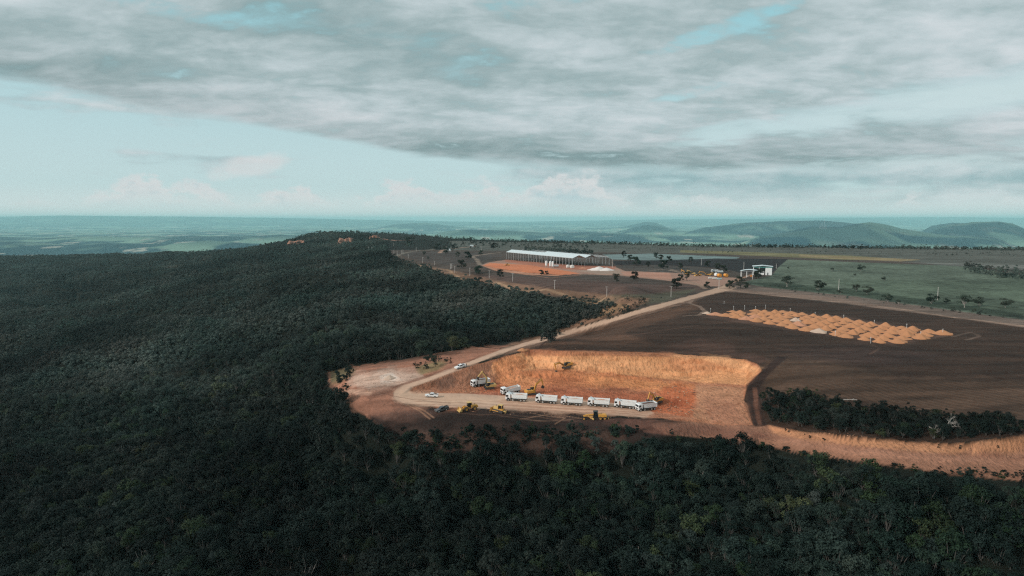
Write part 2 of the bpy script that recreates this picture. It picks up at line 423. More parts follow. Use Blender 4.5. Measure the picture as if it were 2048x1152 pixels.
_ts = np.exp(np.linspace(math.log(90), math.log(110000), 2600))
def ground(px, py, tmax=None):
    """the first point of the terrain seen through photograph pixel (px, py)"""
    a, dy, dz = pray(px, py)
    X = a * _ts; Y = dy * _ts; Z = CAMZ + dz * _ts
    h = H(X, Y); b = np.nonzero(Z <= h)[0]
    if len(b) == 0: return None
    i = max(b[0], 1); lo, hi = _ts[i - 1], _ts[i]
    tt = np.linspace(lo, hi, 24)
    h = H(a * tt, dy * tt); b = np.nonzero(CAMZ + dz * tt <= h)[0]
    t = tt[b[0]] if len(b) else hi
    X, Y = a * t, dy * t
    return Vector((X, Y, float(H(np.array([X]), np.array([Y]))[0])))
def gz(X, Y): return float(H(np.array([X]), np.array([Y]))[0])

def ground_many(px, py, z0=-8.0):
    """the same for many pixels on gently sloping ground, by repeated correction"""
    z = np.full(len(px), z0)
    for k in range(14):
        a, dy, dz = pray(px, py); t = (z - CAMZ) / dz; X, Y = a * t, dy * t
        z = z * .4 + np.minimum(H(X, Y), 30.0) * .6
    return X, Y, H(X, Y)

# ------------------------------------------------------------------ helpers for objects
COL = scene.collection
def link(o, parent=None):
    COL.objects.link(o)
    if parent is not None: o.parent = parent
    return o
def tag(o, label=None, cat=None, group=None, kind=None):
    if label: o['label'] = label
    if cat: o['category'] = cat
    if group: o['group'] = group
    if kind: o['kind'] = kind
    return o
def empty(name, loc=(0, 0, 0), rz=0.0):
    o = bpy.data.objects.new(name, None); o.empty_display_size = 0.5
    o.location = loc; o.rotation_euler = (0, 0, rz); COL.objects.link(o); return o

# ------------------------------------------------------------------ materials
MATS = {}
def mat(name, color, rough=0.6, metal=0.0, spec=0.5, var=0.0, scale=3.0, bump=0.0, dirt=None, dirt_amt=0.5):
    m = bpy.data.materials.new(name); m.use_nodes = True; nt = m.node_tree
    b = nt.nodes['Principled BSDF']
    b.inputs['Roughness'].default_value = rough; b.inputs['Metallic'].default_value = metal
    b.inputs['Specular IOR Level'].default_value = spec
    b.inputs['Base Color'].default_value = (*color, 1)
    if var or dirt:
        tc = nt.nodes.new('ShaderNodeTexCoord'); n = noise(nt, tc.outputs['Object'], scale, 5, 0.6)
        c = mixc(nt, 1.0, color, comb(nt, n * (2 * var) + (1 - var), n * (2 * var) + (1 - var), n * (2 * var) + (1 - var)), 'MULTIPLY')
        if dirt:
            n2 = noise(nt, tc.outputs['Object'], scale * 0.5, 6, 0.65)
            sp_ = nt.nodes.new('ShaderNodeSeparateXYZ'); nt.links.new(tc.outputs['Object'], sp_.inputs[0])
            low = smooth(nt, E(nt, sp_.outputs[2]), 0.2, 2.0, 1.0, 0.25)
            c = mixc(nt, smooth(nt, n2, 0.42, 0.7) * low * dirt_amt, c, dirt)
        nt.links.new(c, b.inputs['Base Color'])
        if bump:
            bp = nt.nodes.new('ShaderNodeBump'); bp.inputs['Strength'].default_value = bump; bp.inputs['Distance'].default_value = 0.1
            nt.links.new(n.s, bp.inputs['Height']); nt.links.new(bp.outputs[0], b.inputs['Normal'])
    MATS[name] = m; return m

def ground_mat(name, bumpd, stretch=(1, 1, 1), scale=0.9, contrast=0.5, toothy=False, fade=None):
    m = bpy.data.materials.new(name); m.use_nodes = True; nt = m.node_tree
    b = nt.nodes['Principled BSDF']; b.inputs['Roughness'].default_value = 0.95
    b.inputs['Specular IOR Level'].default_value = 0.15
    at = nt.nodes.new('ShaderNodeAttribute'); at.attribute_name = 'Col'
    tc = nt.nodes.new('ShaderNodeTexCoord')
    mp = nt.nodes.new('ShaderNodeMapping'); mp.inputs['Scale'].default_value = stretch
    nt.links.new(tc.outputs['Object'], mp.inputs[0])
    n1 = noise(nt, mp.outputs[0], scale, 6, 0.65); n2 = noise(nt, mp.outputs[0], scale * 0.17, 5, 0.6)
    f = (n1 * 0.6 + n2 * 0.6 - 0.1)
    f = (f - 0.5) * (2 * contrast) + 1.0
    c = mixc(nt, 1.0, at.outputs['Color'], comb(nt, f, f, f), 'MULTIPLY')
    nt.links.new(c, b.inputs['Base Color'])
    if bumpd:
        bp = nt.nodes.new('ShaderNodeBump'); bp.inputs['Strength'].default_value = 1.0; bp.inputs['Distance'].default_value = bumpd
        h = n1
        if toothy:
            mp2 = nt.nodes.new('ShaderNodeMapping'); mp2.inputs['Scale'].default_value = (0.9, 0.55, 0.6)
            nt.links.new(tc.outputs['Object'], mp2.inputs[0])
            h = n1 * 0.4 + noise(nt, mp2.outputs[0], 0.9, 3, 0.6) * 1.2
        nt.links.new(h.s, bp.inputs['Height']); nt.links.new(bp.outputs[0], b.inputs['Normal'])
    MATS[name] = m; return m
ground_mat('soil', 0.45, contrast=0.75)
ground_mat('track_dirt', 0.12, contrast=0.42, stretch=(0.3, 1, 1))
ground_mat('quarry_soil', 0.9, contrast=0.72, toothy=True)
ground_mat('ploughed_soil', 0.55, contrast=0.95, stretch=(0.45, 1.0, 1), scale=0.8)
ground_mat('grass_soil', 0.5, contrast=0.85, scale=0.45)
ground_mat('hill_cover', 10.0, contrast=0.5, scale=0.0035)

# ------------------------------------------------------------------ zones, traced on the photograph and laid on the terrain
G_ = 1.10
def gc(r, g, b):
    c = lin(r, g, b); l = .3 * c[0] + .5 * c[1] + .2 * c[2]
    return tuple((v * .90 + l * .10) * G_ for v in c)
road_poly = [(1452,570),(1385,591),(1300,613),(1200,642),(1150,658),(1100,671),(1050,685),(1000,700),(950,719),(900,738),(850,757),(805,771),(788,784),(786,797),(800,806),(850,812),(1000,819),(1100,823),(1200,829),(1290,835),
 (1310,826),(1280,813),(1200,803),(1100,797),(1000,791),(930,787),(870,786),(835,787),(818,783),(826,774),(860,762),(930,735),(1000,708),(1050,692),(1100,680),(1200,651),(1300,621),(1385,598),(1475,576)]
quarry_poly = [(822,777),(862,761),(922,739),(982,721),(1040,705),(1052,698),(1130,704),(1260,705),(1340,708),(1420,713),(1490,719),(1514,728),(1523,742),(1508,760),(1494,772),(1488,800),(1498,830),(1506,850),
 (1440,850),(1380,843),(1280,831),(1200,824),(1100,818),(1000,812),(850,809),(812,800),(812,786)]
haul_poly = [(1380,843),(1506,851),(1540,850),(1600,864),(1700,874),(1800,884),(1900,890),(1960,884),(2048,874),(2700,886),(2700,1000),(2048,962),(1900,948),(1800,934),(1640,912),(1560,898),(1480,884),(1400,876),(1330,868),(1300,850)]
field_poly = [(1440,583),(1520,588),(1600,598),(1700,609),(1800,622),(1900,634),(2048,655),(2700,720),(2700,890),(2048,872),(1960,882),(1900,888),(1800,882),(1700,872),(1600,862),(1530,852),(1506,850),(1488,800),(1494,772),(1508,760),(1523,742),
 (1514,727),(1490,718),(1420,712),(1340,706),(1260,704),(1130,702),(1060,698),(1075,692),(1150,672),(1230,648),(1330,619),(1400,599)]
pasture_poly = [(1575,519),(1700,524),(1840,529),(1930,533),(2048,551),(2700,590),(2700,720),(2048,640),(1900,622),(1700,592),(1560,578),(1480,566),(1545,550),(1555,536)]
construct_poly = [(962,531),(975,525),(1010,520),(1150,532),(1230,534),(1250,542),(1340,545),(1400,550),(1475,556),(1440,573),(1400,572),(1340,562),(1250,552),(1170,548),(1120,549),(1060,544),(1000,536)]
# (polygon, colour, edge wobble px, opacity)
def P_(*a): return list(a)
layers = [
 # plateau patches
 ([(780,500),(2800,490),(2800,700),(1500,600),(1250,620),(1000,575),(780,520)], gc(72,61,54), 0, 1),
 ([(900,482),(2048,500),(2700,505),(2700,540),(1900,535),(1840,524),(1450,508),(900,500)], gc(82,84,77), 3, .9),
 ([(1080,583),(1200,596),(1300,592),(1420,578),(1400,572),(1250,566),(1120,556),(1000,552),(940,548),(1000,565)], gc(82,62,55), 5, .8),
 ([(780,505),(900,503),(1010,510),(960,524),(900,530),(850,524)], gc(66,60,57), 3, .8),
 ([(1150,600),(1210,590),(1300,588),(1400,577),(1330,604),(1260,612)], gc(78,76,60), 6, .8),
 ([(1205,509),(1300,507),(1480,514),(1470,519),(1340,522),(1225,519)], gc(106,124,122), 1.5, 1),
 ([(1225,522),(1340,520),(1430,517),(1575,518),(1572,524),(1545,545),(1480,545),(1440,536),(1330,530),(1230,530)], gc(33,32,34), 1.5, .95),
 ([(1230,533),(1330,530),(1440,538),(1400,548),(1300,545)], gc(66,62,58), 3, .8),
 ([(1360,500),(1500,504),(1700,511),(1840,521),(1700,520),(1500,511),(1360,505)], gc(110,104,70), 1, .9),
 ([(1600,509),(1843,519),(1800,523),(1600,514)], gc(138,118,84), 1, .7),
 ([(1800,524),(2048,530),(2400,536),(2400,548),(2048,540),(1940,533)], gc(104,104,98), 2, .8),
 (pasture_poly, gc(86,97,82), 1, 1),
 ([(1640,560),(2048,560),(2700,600),(2700,700),(2048,630),(1800,600)], gc(76,90,72), 8, .6),
 ([(1475,564),(1560,577),(1700,590),(1900,618),(2048,637),(2048,628),(1900,606),(1700,578),(1560,566)], gc(48,60,46), 4, .9),
 ([(1440,581),(1475,570),(1520,574),(1700,592),(1900,620),(2048,640),(2700,700),(2700,728),(2048,655),(1900,636),(1700,609),(1520,588)], gc(104,88,78), 2.5, 1),
 ([(1440,576),(1640,592),(1900,633),(2048,652),(2048,656),(1900,637),(1640,600),(1440,583)], gc(122,98,84), 2, .7),
 (field_poly, gc(58,42,33), 2, 1),
 # lighter trodden patches of the dark field
 ([(1075,692),(1200,655),(1330,622),(1390,602),(1400,616),(1330,640),(1250,665),(1300,690),(1150,690)], gc(90,63,47), 9, .7),
 ([(1330,690),(1400,676),(1470,690),(1470,712),(1380,706)], gc(84,60,50), 8, .6),
 ([(1500,745),(1560,712),(1650,720),(1800,760),(2048,760),(2300,800),(2300,860),(2048,850),(1900,830),(1700,802),(1600,795),(1540,790),(1530,770)], gc(84,63,49), 10, .75),
 ([(1560,700),(1700,690),(1900,710),(1800,730),(1600,720)], gc(66,50,46), 12, .6),
 ([(1395,633),(1520,620),(1690,632),(1905,672),(1780,690),(1600,664)], gc(84,62,52), 3, .9),
 ([(1300,700),(1340,706),(1490,716),(1520,728),(1540,718),(1500,706),(1400,700)], gc(78,55,46), 3, .6),
 # construction ground
 (construct_poly, gc(156,120,102), 2, .9),
 ([(966,531),(980,526),(1060,530),(1140,543),(1160,547),(1120,550),(1050,545),(1000,538)], gc(196,112,68), 2.5, .9),
 ([(962,531),(1000,538),(1060,546),(1120,551),(1115,552),(1050,549),(990,541)], gc(186,130,100), .5, .8),
 ([(1010,519),(1140,530),(1232,533),(1225,541),(1140,539),(1080,533),(1010,524)], gc(160,98,74), 1, .85),
 ([(1150,541),(1240,540),(1260,548),(1200,548)], gc(150,128,112), 2, .8),
 ([(1240,543),(1340,546),(1345,561),(1250,552)], gc(172,122,100), 1, .8),
 # red earth along the plateau edge
 ([(830,528),(905,541),(1000,562),(1110,578),(1213,590),(1250,596),(1250,604),(1100,590),(990,573),(900,552),(840,534)], gc(128,96,74), 6, .7),
 ([(1245,596),(1300,596),(1290,606),(1240,626),(1180,646),(1120,666),(1060,684),(1000,697),(1010,690),(1080,672),(1140,652),(1200,622)], gc(120,88,68), 5, .9),
 ([(1180,628),(1240,606),(1262,612),(1200,636)], gc(142,112,80), 3, .6),
 ([(960,722),(1050,690),(1200,646),(1320,610),(1400,588),(1440,578),(1385,603),(1200,656),(1060,697),(1000,713)], gc(112,84,68), 4, .8),
 # the pink spur on the left
 ([(655,748),(700,735),(850,716),(960,694),(1020,690),(960,722),(860,760),(800,790),(800,815),(900,835),(790,868),(730,830),(700,800),(660,770)], gc(146,98,76), 6, 1),
 ([(700,752),(780,735),(840,742),(850,756),(790,775),(740,780),(700,770)], gc(172,144,126), 7, .85),
 ([(760,752),(785,745),(800,760),(770,768)], gc(196,180,166), 4, .7),
 ([(700,778),(750,782),(735,792),(690,786)], gc(190,150,126), 4, .7),
 ([(830,735),(870,722),(900,722),(880,740),(840,750)], gc(110,100,66), 4, .75),
 ([(880,742),(960,712),(970,718),(880,752),(800,778),(740,800),(730,794),(800,768)], gc(108,72,56), 2, .75),
 ([(660,745),(700,735),(712,742),(680,765),(662,770)], gc(74,86,56), 5, .7),
 # dark platform in front
 ([(735,828),(800,813),(870,816),(960,812),(1000,822),(1100,822),(1180,830),(1280,838),(1330,850),(1340,870),(1200,905),(1000,915),(850,905),(770,875)], gc(44,33,29), 5, 1),
 ([(700,800),(800,806),(860,812),(850,822),(760,835),(730,828)], gc(136,92,72), 5, .7),
 ([(740,832),(830,818),(900,822),(860,836),(780,850)], gc(92,66,56), 5, .6),
 ([(860,811),(960,814),(940,820),(880,817)], gc(170,108,76), 4, .8),
 ([(1090,836),(1250,838),(1300,846),(1150,850)], gc(66,48,44), 5, .6),
 ([(800,865),(1250,862),(1250,900),(850,900)], gc(84,62,52), 10, .5),
 # haul road on the right
 (haul_poly, gc(138,96,74), 2, 1),
 ([(1200,838),(1300,838),(1400,850),(1500,862),(1560,872),(1480,884),(1400,874),(1300,866)], gc(112,74,60), 5, .7),
 ([(1520,866),(1700,893),(1900,912),(2048,912),(2700,925),(2700,950),(2048,932),(1900,925),(1700,908),(1560,884)], gc(160,112,88), 5, .8),
 ([(1535,850),(1600,864),(1700,874),(1800,884),(1900,890),(1960,884),(2048,874),(2700,886),(2700,910),(2048,902),(1900,908),(1800,900),(1700,890),(1600,878),(1545,866)], gc(178,122,84), 2, .95),
 # quarry
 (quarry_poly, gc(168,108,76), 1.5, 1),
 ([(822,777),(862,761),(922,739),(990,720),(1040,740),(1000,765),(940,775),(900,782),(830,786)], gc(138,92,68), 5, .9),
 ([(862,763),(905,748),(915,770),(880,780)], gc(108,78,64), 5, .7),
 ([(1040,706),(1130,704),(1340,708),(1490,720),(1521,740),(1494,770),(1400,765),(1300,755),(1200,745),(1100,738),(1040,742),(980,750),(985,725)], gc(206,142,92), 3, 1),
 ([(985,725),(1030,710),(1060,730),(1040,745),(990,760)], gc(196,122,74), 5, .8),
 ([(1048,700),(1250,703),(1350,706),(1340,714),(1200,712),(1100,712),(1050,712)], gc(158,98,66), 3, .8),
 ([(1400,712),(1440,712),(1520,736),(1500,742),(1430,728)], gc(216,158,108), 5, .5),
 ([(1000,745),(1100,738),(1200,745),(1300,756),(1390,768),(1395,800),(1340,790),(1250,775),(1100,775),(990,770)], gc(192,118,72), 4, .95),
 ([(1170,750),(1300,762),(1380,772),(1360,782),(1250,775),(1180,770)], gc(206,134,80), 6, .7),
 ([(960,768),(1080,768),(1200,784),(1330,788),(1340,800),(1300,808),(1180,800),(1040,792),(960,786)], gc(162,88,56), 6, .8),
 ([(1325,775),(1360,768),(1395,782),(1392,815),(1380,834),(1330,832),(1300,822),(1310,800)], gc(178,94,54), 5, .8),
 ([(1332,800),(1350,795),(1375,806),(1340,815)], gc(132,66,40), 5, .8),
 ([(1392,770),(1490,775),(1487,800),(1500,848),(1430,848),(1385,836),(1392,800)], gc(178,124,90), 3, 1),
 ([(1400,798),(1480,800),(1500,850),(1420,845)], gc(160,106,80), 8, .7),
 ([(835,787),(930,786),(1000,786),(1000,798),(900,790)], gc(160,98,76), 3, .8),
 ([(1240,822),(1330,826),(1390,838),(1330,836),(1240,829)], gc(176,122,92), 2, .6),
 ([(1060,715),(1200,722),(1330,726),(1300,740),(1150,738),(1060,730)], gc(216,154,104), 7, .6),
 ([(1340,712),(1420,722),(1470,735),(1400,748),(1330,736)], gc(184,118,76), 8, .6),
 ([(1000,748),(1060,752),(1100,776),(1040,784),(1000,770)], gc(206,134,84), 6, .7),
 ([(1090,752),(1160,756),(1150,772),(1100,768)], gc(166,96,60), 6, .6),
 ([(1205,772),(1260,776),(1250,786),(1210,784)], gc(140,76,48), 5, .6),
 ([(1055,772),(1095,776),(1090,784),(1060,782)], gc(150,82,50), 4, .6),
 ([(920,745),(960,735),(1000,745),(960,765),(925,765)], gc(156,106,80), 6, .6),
 # roads and tracks
 (road_poly, gc(184,150,126), 2.2, 1),
 ([(795,780),(900,792),(1000,797),(1150,806),(1250,815),(1300,825),(1200,822),(1000,812),(850,806),(800,800)], gc(196,160,132), 5, .6),
 ([(1000,800),(1290,820),(1320,832),(1200,830),(1000,818)], gc(170,124,98), 6, .6),
 ([(1090,674),(1200,643),(1300,614),(1452,571),(1470,576),(1300,621),(1200,651),(1095,681)], gc(166,136,114), 1, .7),
 ([(1555,712),(1575,715),(1540,745),(1520,775),(1522,815),(1533,852),(1508,853),(1496,805),(1496,768),(1530,735)], gc(52,37,32), 2, .95),
 ([(1505,775),(1514,775),(1518,815),(1524,850),(1516,851),(1508,812)], gc(104,68,52), 1, .8),
]
tracks = [
 ([(830,798.0),(900,800.0),(1000,804.0),(1100,810.0),(1200,816.0),(1290,822.0)], .7, gc(150,108,84), .55),
 ([(830,800.6),(900,802.8),(1000,807.0),(1100,812.8),(1200,818.6),(1290,824.2)], .7, gc(206,172,144), .55),
 ([(830,803.2),(900,805.6),(1000,810.0),(1100,815.6),(1200,821.2),(1290,826.4)], .7, gc(146,104,82), .55),
 ([(830,805.8),(900,808.4),(1000,813.0),(1100,818.4),(1200,823.8),(1290,828.6)], .7, gc(204,168,140), .55),
 ([(830,808.4),(900,811.2),(1000,816.0),(1100,821.2),(1200,826.4),(1290,830.8)], .7, gc(140,98,76), .55),
 ([(1400,862.0),(1540,873.0),(1700,896.0),(1850,908.0),(2048,914.0)], .7, gc(120,74,56), .3),
 ([(1400,868.0),(1540,882.0),(1700,908.0),(1850,921.5),(2048,929.0)], .7, gc(180,124,94), .3),
 ([(1345,702),(1420,690),(1540,690),(1700,712)], .8, gc(40,28,24), .6),
 ([(1350,706),(1430,695),(1545,695),(1700,718)], .8, gc(92,68,56), .5),
 ([(1560,715),(1640,700),(1750,705),(1900,740)], .9, gc(40,28,24), .5),
 ([(1100,690),(1250,672),(1400,650),(1480,642)], .9, gc(98,70,56), .5),
 ([(870,826),(960,830),(1080,834),(1180,842)], .8, gc(92,66,52), .5),
 ([(700,790),(760,785),(830,800),(900,806)], .7, gc(110,74,58), .6),
 ([(690,770),(740,760),(800,765),(840,755)], .7, gc(120,86,68), .5),
  # (points, width m, colour, opacity)
 ([(1450,570),(1480,558),(1500,550),(1520,546)], 6, gc(150,118,98), .9),
 ([(1410,577),(1385,565),(1350,560),(1300,556),(1230,550),(1160,549)], 5, gc(136,112,94), .8),
 ([(1440,576),(1500,586),(1640,600),(1800,618),(1900,634),(2048,652)], 3.5, gc(142,116,98), .7),
 ([(1385,600),(1378,606),(1400,613),(1410,622),(1397,630),(1370,632)], 3, gc(120,98,84), .8),
 ([(960,530),(955,520),(945,513),(968,509),(1000,505)], 7, gc(132,116,102), .8),
 ([(880,506),(885,500),(920,496),(950,492)], 8, gc(150,118,98), .8),
 ([(790,514),(815,505),(870,498)], 9, gc(120,112,98), .5),
 ([(745,475),(790,481),(820,480)], 10, gc(160,116,96), .8),
 ([(1300,541),(1340,538),(1365,545)], 4, gc(126,110,96), .7),
 ([(1340,541),(1375,548)], 4, gc(150,128,110), .8),
 ([(1030,546),(1100,556),(1160,550)], 4, gc(150,104,80), .5),
 ([(840,530),(905,546),(1000,568),(1110,584),(1210,596)], 4, gc(160,128,98), .6),
 ([(815,810),(840,822),(860,838)], .8, gc(150,110,84), .7),
 ([(822,809),(848,821),(868,836)], .8, gc(150,110,84), .7),
 ([(1060,826),(1130,836),(1110,848)], .7, gc(128,96,76), .6),
 ([(1040,838),(1100,828),(1180,838)], .7, gc(128,96,76), .6),
 ([(1000,832),(1090,842),(1170,836)], .7, gc(120,90,72), .5),
 ([(1905,673),(1940,665),(1960,672),(1935,680)], 2, gc(104,84,72), .6),
 ([(1080,694),(1150,676),(1250,650),(1330,632)], 1.2, gc(56,38,34), .8),
 ([(1090,698),(1200,676),(1330,664)], 1.0, gc(96,66,54), .5),
 ([(1745,690),(1760,697),(1740,708)], 1.2, gc(96,72,60), .6),
]
# far lowland patches: scattered fields
def build_ground():
    # rows
    ys = [20.0]
    def step(Y):
        if Y < 150: return 3.0
        if Y < 215: return 1.0
        if Y < 325: return 0.42
        if Y < 480: return 0.8
        if Y < 750: return 1.6
        if Y < 1400: return 4.0 + (Y - 750) * 0.004
        if Y < 3600: return Y * 0.0055
        return Y * 0.0085
    while ys[-1] < 112000: ys.append(ys[-1] + step(ys[-1]))
    ys = np.array(ys)
    us = [-3.0]
    def ustep(u):
        a = abs(u)
        if a > 1.0: return 0.05
        if a > 0.8: return 0.01
        if -0.28 < u < 0.42: return 0.00105
        return 0.0021
    while us[-1] < 3.0: us.append(us[-1] + ustep(us[-1] + 1e-6))
    us = np.array(us)
    U, Y = np.meshgrid(us, ys); X = U * Y
    nr, nc = X.shape
    Z = np.empty_like(X)
    for i in range(0, nr, 60): Z[i:i + 60] = H(X[i:i + 60], Y[i:i + 60])
    px, py = to_px(X, Y, Z)
    col = np.zeros((nr, nc, 3)); col[:] = gc(20, 24, 18)
    n1 = fbm(X / 9, Y / 9, 31, 4) - 0.5; n2 = fbm(X / 9 + 40, Y / 9 + 11, 37, 4) - 0.5
    sc_ = np.clip(300 / np.maximum(Y, 1), 0.15, 1.2)
    e = np.interp(U, EU, EY)
    near = Y < e * 1.03
    nearY = ys < 3700
    zone = np.zeros((nr, nc), np.int8)
    R1 = slice(0, int(nearY.sum()))
    pxs, pys = px[R1], py[R1]
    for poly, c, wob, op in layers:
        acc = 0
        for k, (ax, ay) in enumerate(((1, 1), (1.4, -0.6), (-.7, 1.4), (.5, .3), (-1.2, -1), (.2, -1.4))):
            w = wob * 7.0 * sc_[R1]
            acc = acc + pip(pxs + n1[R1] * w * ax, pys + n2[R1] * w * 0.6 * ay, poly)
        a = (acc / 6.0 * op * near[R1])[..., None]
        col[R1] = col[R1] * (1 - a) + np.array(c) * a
    for pts, w, c, op in tracks:
        L = [ground(*p) for p in pts]; L = [(p.x, p.y) for p in L if p is not None]
        xs = [p[0] for p in L]; yy = [p[1] for p in L]
        m = (X > min(xs) - w * 2) & (X < max(xs) + w * 2) & (Y > min(yy) - w * 2) & (Y < max(yy) + w * 2)
        d, _ = polydist(X[m] + n1[m] * w * .6, Y[m] + n2[m] * w * .6, L)
        a = ((1 - sstep(w * .3, w * .62, d)) * op)[..., None]
        col[m] = col[m] * (1 - a) + np.array(c) * a
    # zones
    def setz(poly, k): zone[R1][pip(pxs, pys, poly) & near[R1]] = k
    setz(field_poly, 3); setz(pasture_poly, 4); setz(construct_poly, 6); setz(haul_poly, 5); setz(quarry_poly, 2); setz(road_poly, 1)
    # broad tonal variation: patches of drier and damper soil
    big = fbm(X / 55, Y / 30, 41, 4)[..., None]
    streak = fbm(X / 30, Y / 4.0, 43, 3)[..., None]
    fieldm = ((zone == 3) | (zone == 0))[..., None] * near[..., None]
    col *= np.where(fieldm, 0.62 + 0.6 * big + 1.0 * (streak - 0.4), 0.85 + 0.3 * big)
    # furrows left by the plough near the grove
    fm = (zone == 3) & (Y < 262) & (X > 95)
    fur = 0.5 + 0.5 * np.sin((X + 0.45 * Y + 4 * fbm(X / 30, Y / 30, 47, 2)) * 1.9)
    col[fm] *= (0.82 + 0.34 * fur[fm])[..., None]
    Z[fm] += 0.12 * fur[fm]
    q = zone == 2
    vein = fbm(X / 5, Y / 2.2, 49, 4); spot = fbm(X / 2.2, Y / 1.4, 57, 3)
    col[q] *= (0.72 + 0.56 * vein[q])[..., None]
    k = (sstep(.60, .72, spot) * .55)[..., None]; dk = col * np.array([.66, .56, .5]); col = np.where(q[..., None], col * (1 - k) + dk * k, col)
    # pasture clumps
    p4 = zone == 4
    cl = vnoise(X / 3.2, Y / 4.5, 53); cl2 = fbm(X / 45, Y / 60, 54, 4)
    col[p4] *= (0.70 + 0.5 * cl[p4] + 1.1 * (cl2[p4] - .5))[..., None]
    # far lowland
    far = ~near
    f1 = fbm(X / 800, Y / 1300, 71, 4)[far]; f2 = fbm(X / 300, Y / 500, 73, 3)[far]; f3 = fbm(X / 1700, Y / 2800, 79, 3)[far]
    wood = np.array(lin(4, 50, 66)); past = np.array(lin(112, 138, 122)); bare = np.array(lin(170, 162, 150))  # distant wood tinted blue-green: haze put into its colour
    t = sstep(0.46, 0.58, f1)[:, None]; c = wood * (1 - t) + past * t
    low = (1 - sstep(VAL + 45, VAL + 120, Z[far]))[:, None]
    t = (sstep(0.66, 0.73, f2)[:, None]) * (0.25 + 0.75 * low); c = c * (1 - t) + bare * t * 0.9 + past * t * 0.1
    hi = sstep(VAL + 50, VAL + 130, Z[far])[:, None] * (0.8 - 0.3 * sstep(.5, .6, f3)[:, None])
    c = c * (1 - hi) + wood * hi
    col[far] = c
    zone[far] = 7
    # forest-covered sides keep their litter colour; mesh
    verts = np.stack([X, Y, Z], -1).reshape(-1, 3)
    cols = np.c_[col.reshape(-1, 3), np.ones(nr * nc)]
    idx = np.arange(nr * nc).reshape(nr, nc)
    quads = np.stack([idx[:-1, :-1], idx[:-1, 1:], idx[1:, 1:], idx[1:, :-1]], -1).reshape(-1, 4)
    fz = zone[:-1, :-1].reshape(-1)
    spec = {0: ('ground', 'soil'), 1: ('dirt_road', 'track_dirt'), 2: ('quarry', 'quarry_soil'), 3: ('ploughed_field', 'ploughed_soil'),
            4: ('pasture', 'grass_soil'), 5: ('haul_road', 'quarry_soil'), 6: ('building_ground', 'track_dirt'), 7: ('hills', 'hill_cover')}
    for k, (nm, mt) in spec.items():
        q = quads[fz == k]
        if len(q) == 0: continue
        used, inv = np.unique(q, return_inverse=True)
        me = bpy.data.meshes.new(nm)
        me.vertices.add(len(used)); me.vertices.foreach_set('co', verts[used].ravel())
        me.loops.add(len(q) * 4); me.loops.foreach_set('vertex_index', inv.ravel().astype(np.int32))
        me.polygons.add(len(q)); me.polygons.foreach_set('loop_start', np.arange(0, len(q) * 4, 4, dtype=np.int32))
        me.polygons.foreach_set('use_smooth', np.ones(len(q), bool))
        a = me.color_attributes.new('Col', 'FLOAT_COLOR', 'POINT'); a.data.foreach_set('color', cols[used].ravel())
        me.materials.append(MATS[mt]); me.update()
        o = link(bpy.data.objects.new(nm, me)); o['kind'] = 'structure'
        o['label'] = {'ground': 'brown uneven ground of the plateau and its wooded slopes', 'dirt_road': 'pale beige dirt road with a hairpin into the quarry',
                      'quarry': 'orange earth quarry cut with carved wall and bench', 'ploughed_field': 'dark brown bare field behind the quarry',
                      'pasture': 'grey green pasture beyond the dark field', 'haul_road': 'reddish haul road along the wooded bank',
                      'building_ground': 'bright orange levelled earth beside the long shed', 'hills': 'hazy teal lowland and hills out to the horizon'}[nm]
    print('ground verts', nr * nc, nr, nc)
build_ground()

def build_haze():
    bm = bmesh.new(); bmesh.ops.create_cube(bm, size=1.0)
    me = bpy.data.meshes.new('haze'); bm.to_mesh(me); bm.free()
    o = link(bpy.data.objects.new('haze', me)); o['kind'] = 'stuff'; o['label'] = 'pale teal haze over the far lowland'
    o['category'] = 'haze'
    x0, x1, y0, y1, z0, z1 = -345000, 345000, -400, 113500, HZ0, HZ1
    o.location = ((x0 + x1) / 2, (y0 + y1) / 2, (z0 + z1) / 2); o.scale = (x1 - x0, y1 - y0, z1 - z0)
    m = bpy.data.materials.new('haze'); m.use_nodes = True; nt = m.node_tree; nt.nodes.clear()
    out = nt.nodes.new('ShaderNodeOutputMaterial'); v = nt.nodes.new('ShaderNodeVolumePrincipled')
    v.inputs['Color'].default_value = (0.56, 0.96, 0.99, 1); v.inputs['Density'].default_value = HAZE_D
    v.inputs['Anisotropy'].default_value = 0.0
    nt.links.new(v.outputs[0], out.inputs['Volume']); me.materials.append(m)
HZ0, HZ1, HAZE_D = -700.0, 430.0, 2.6e-5
build_haze()

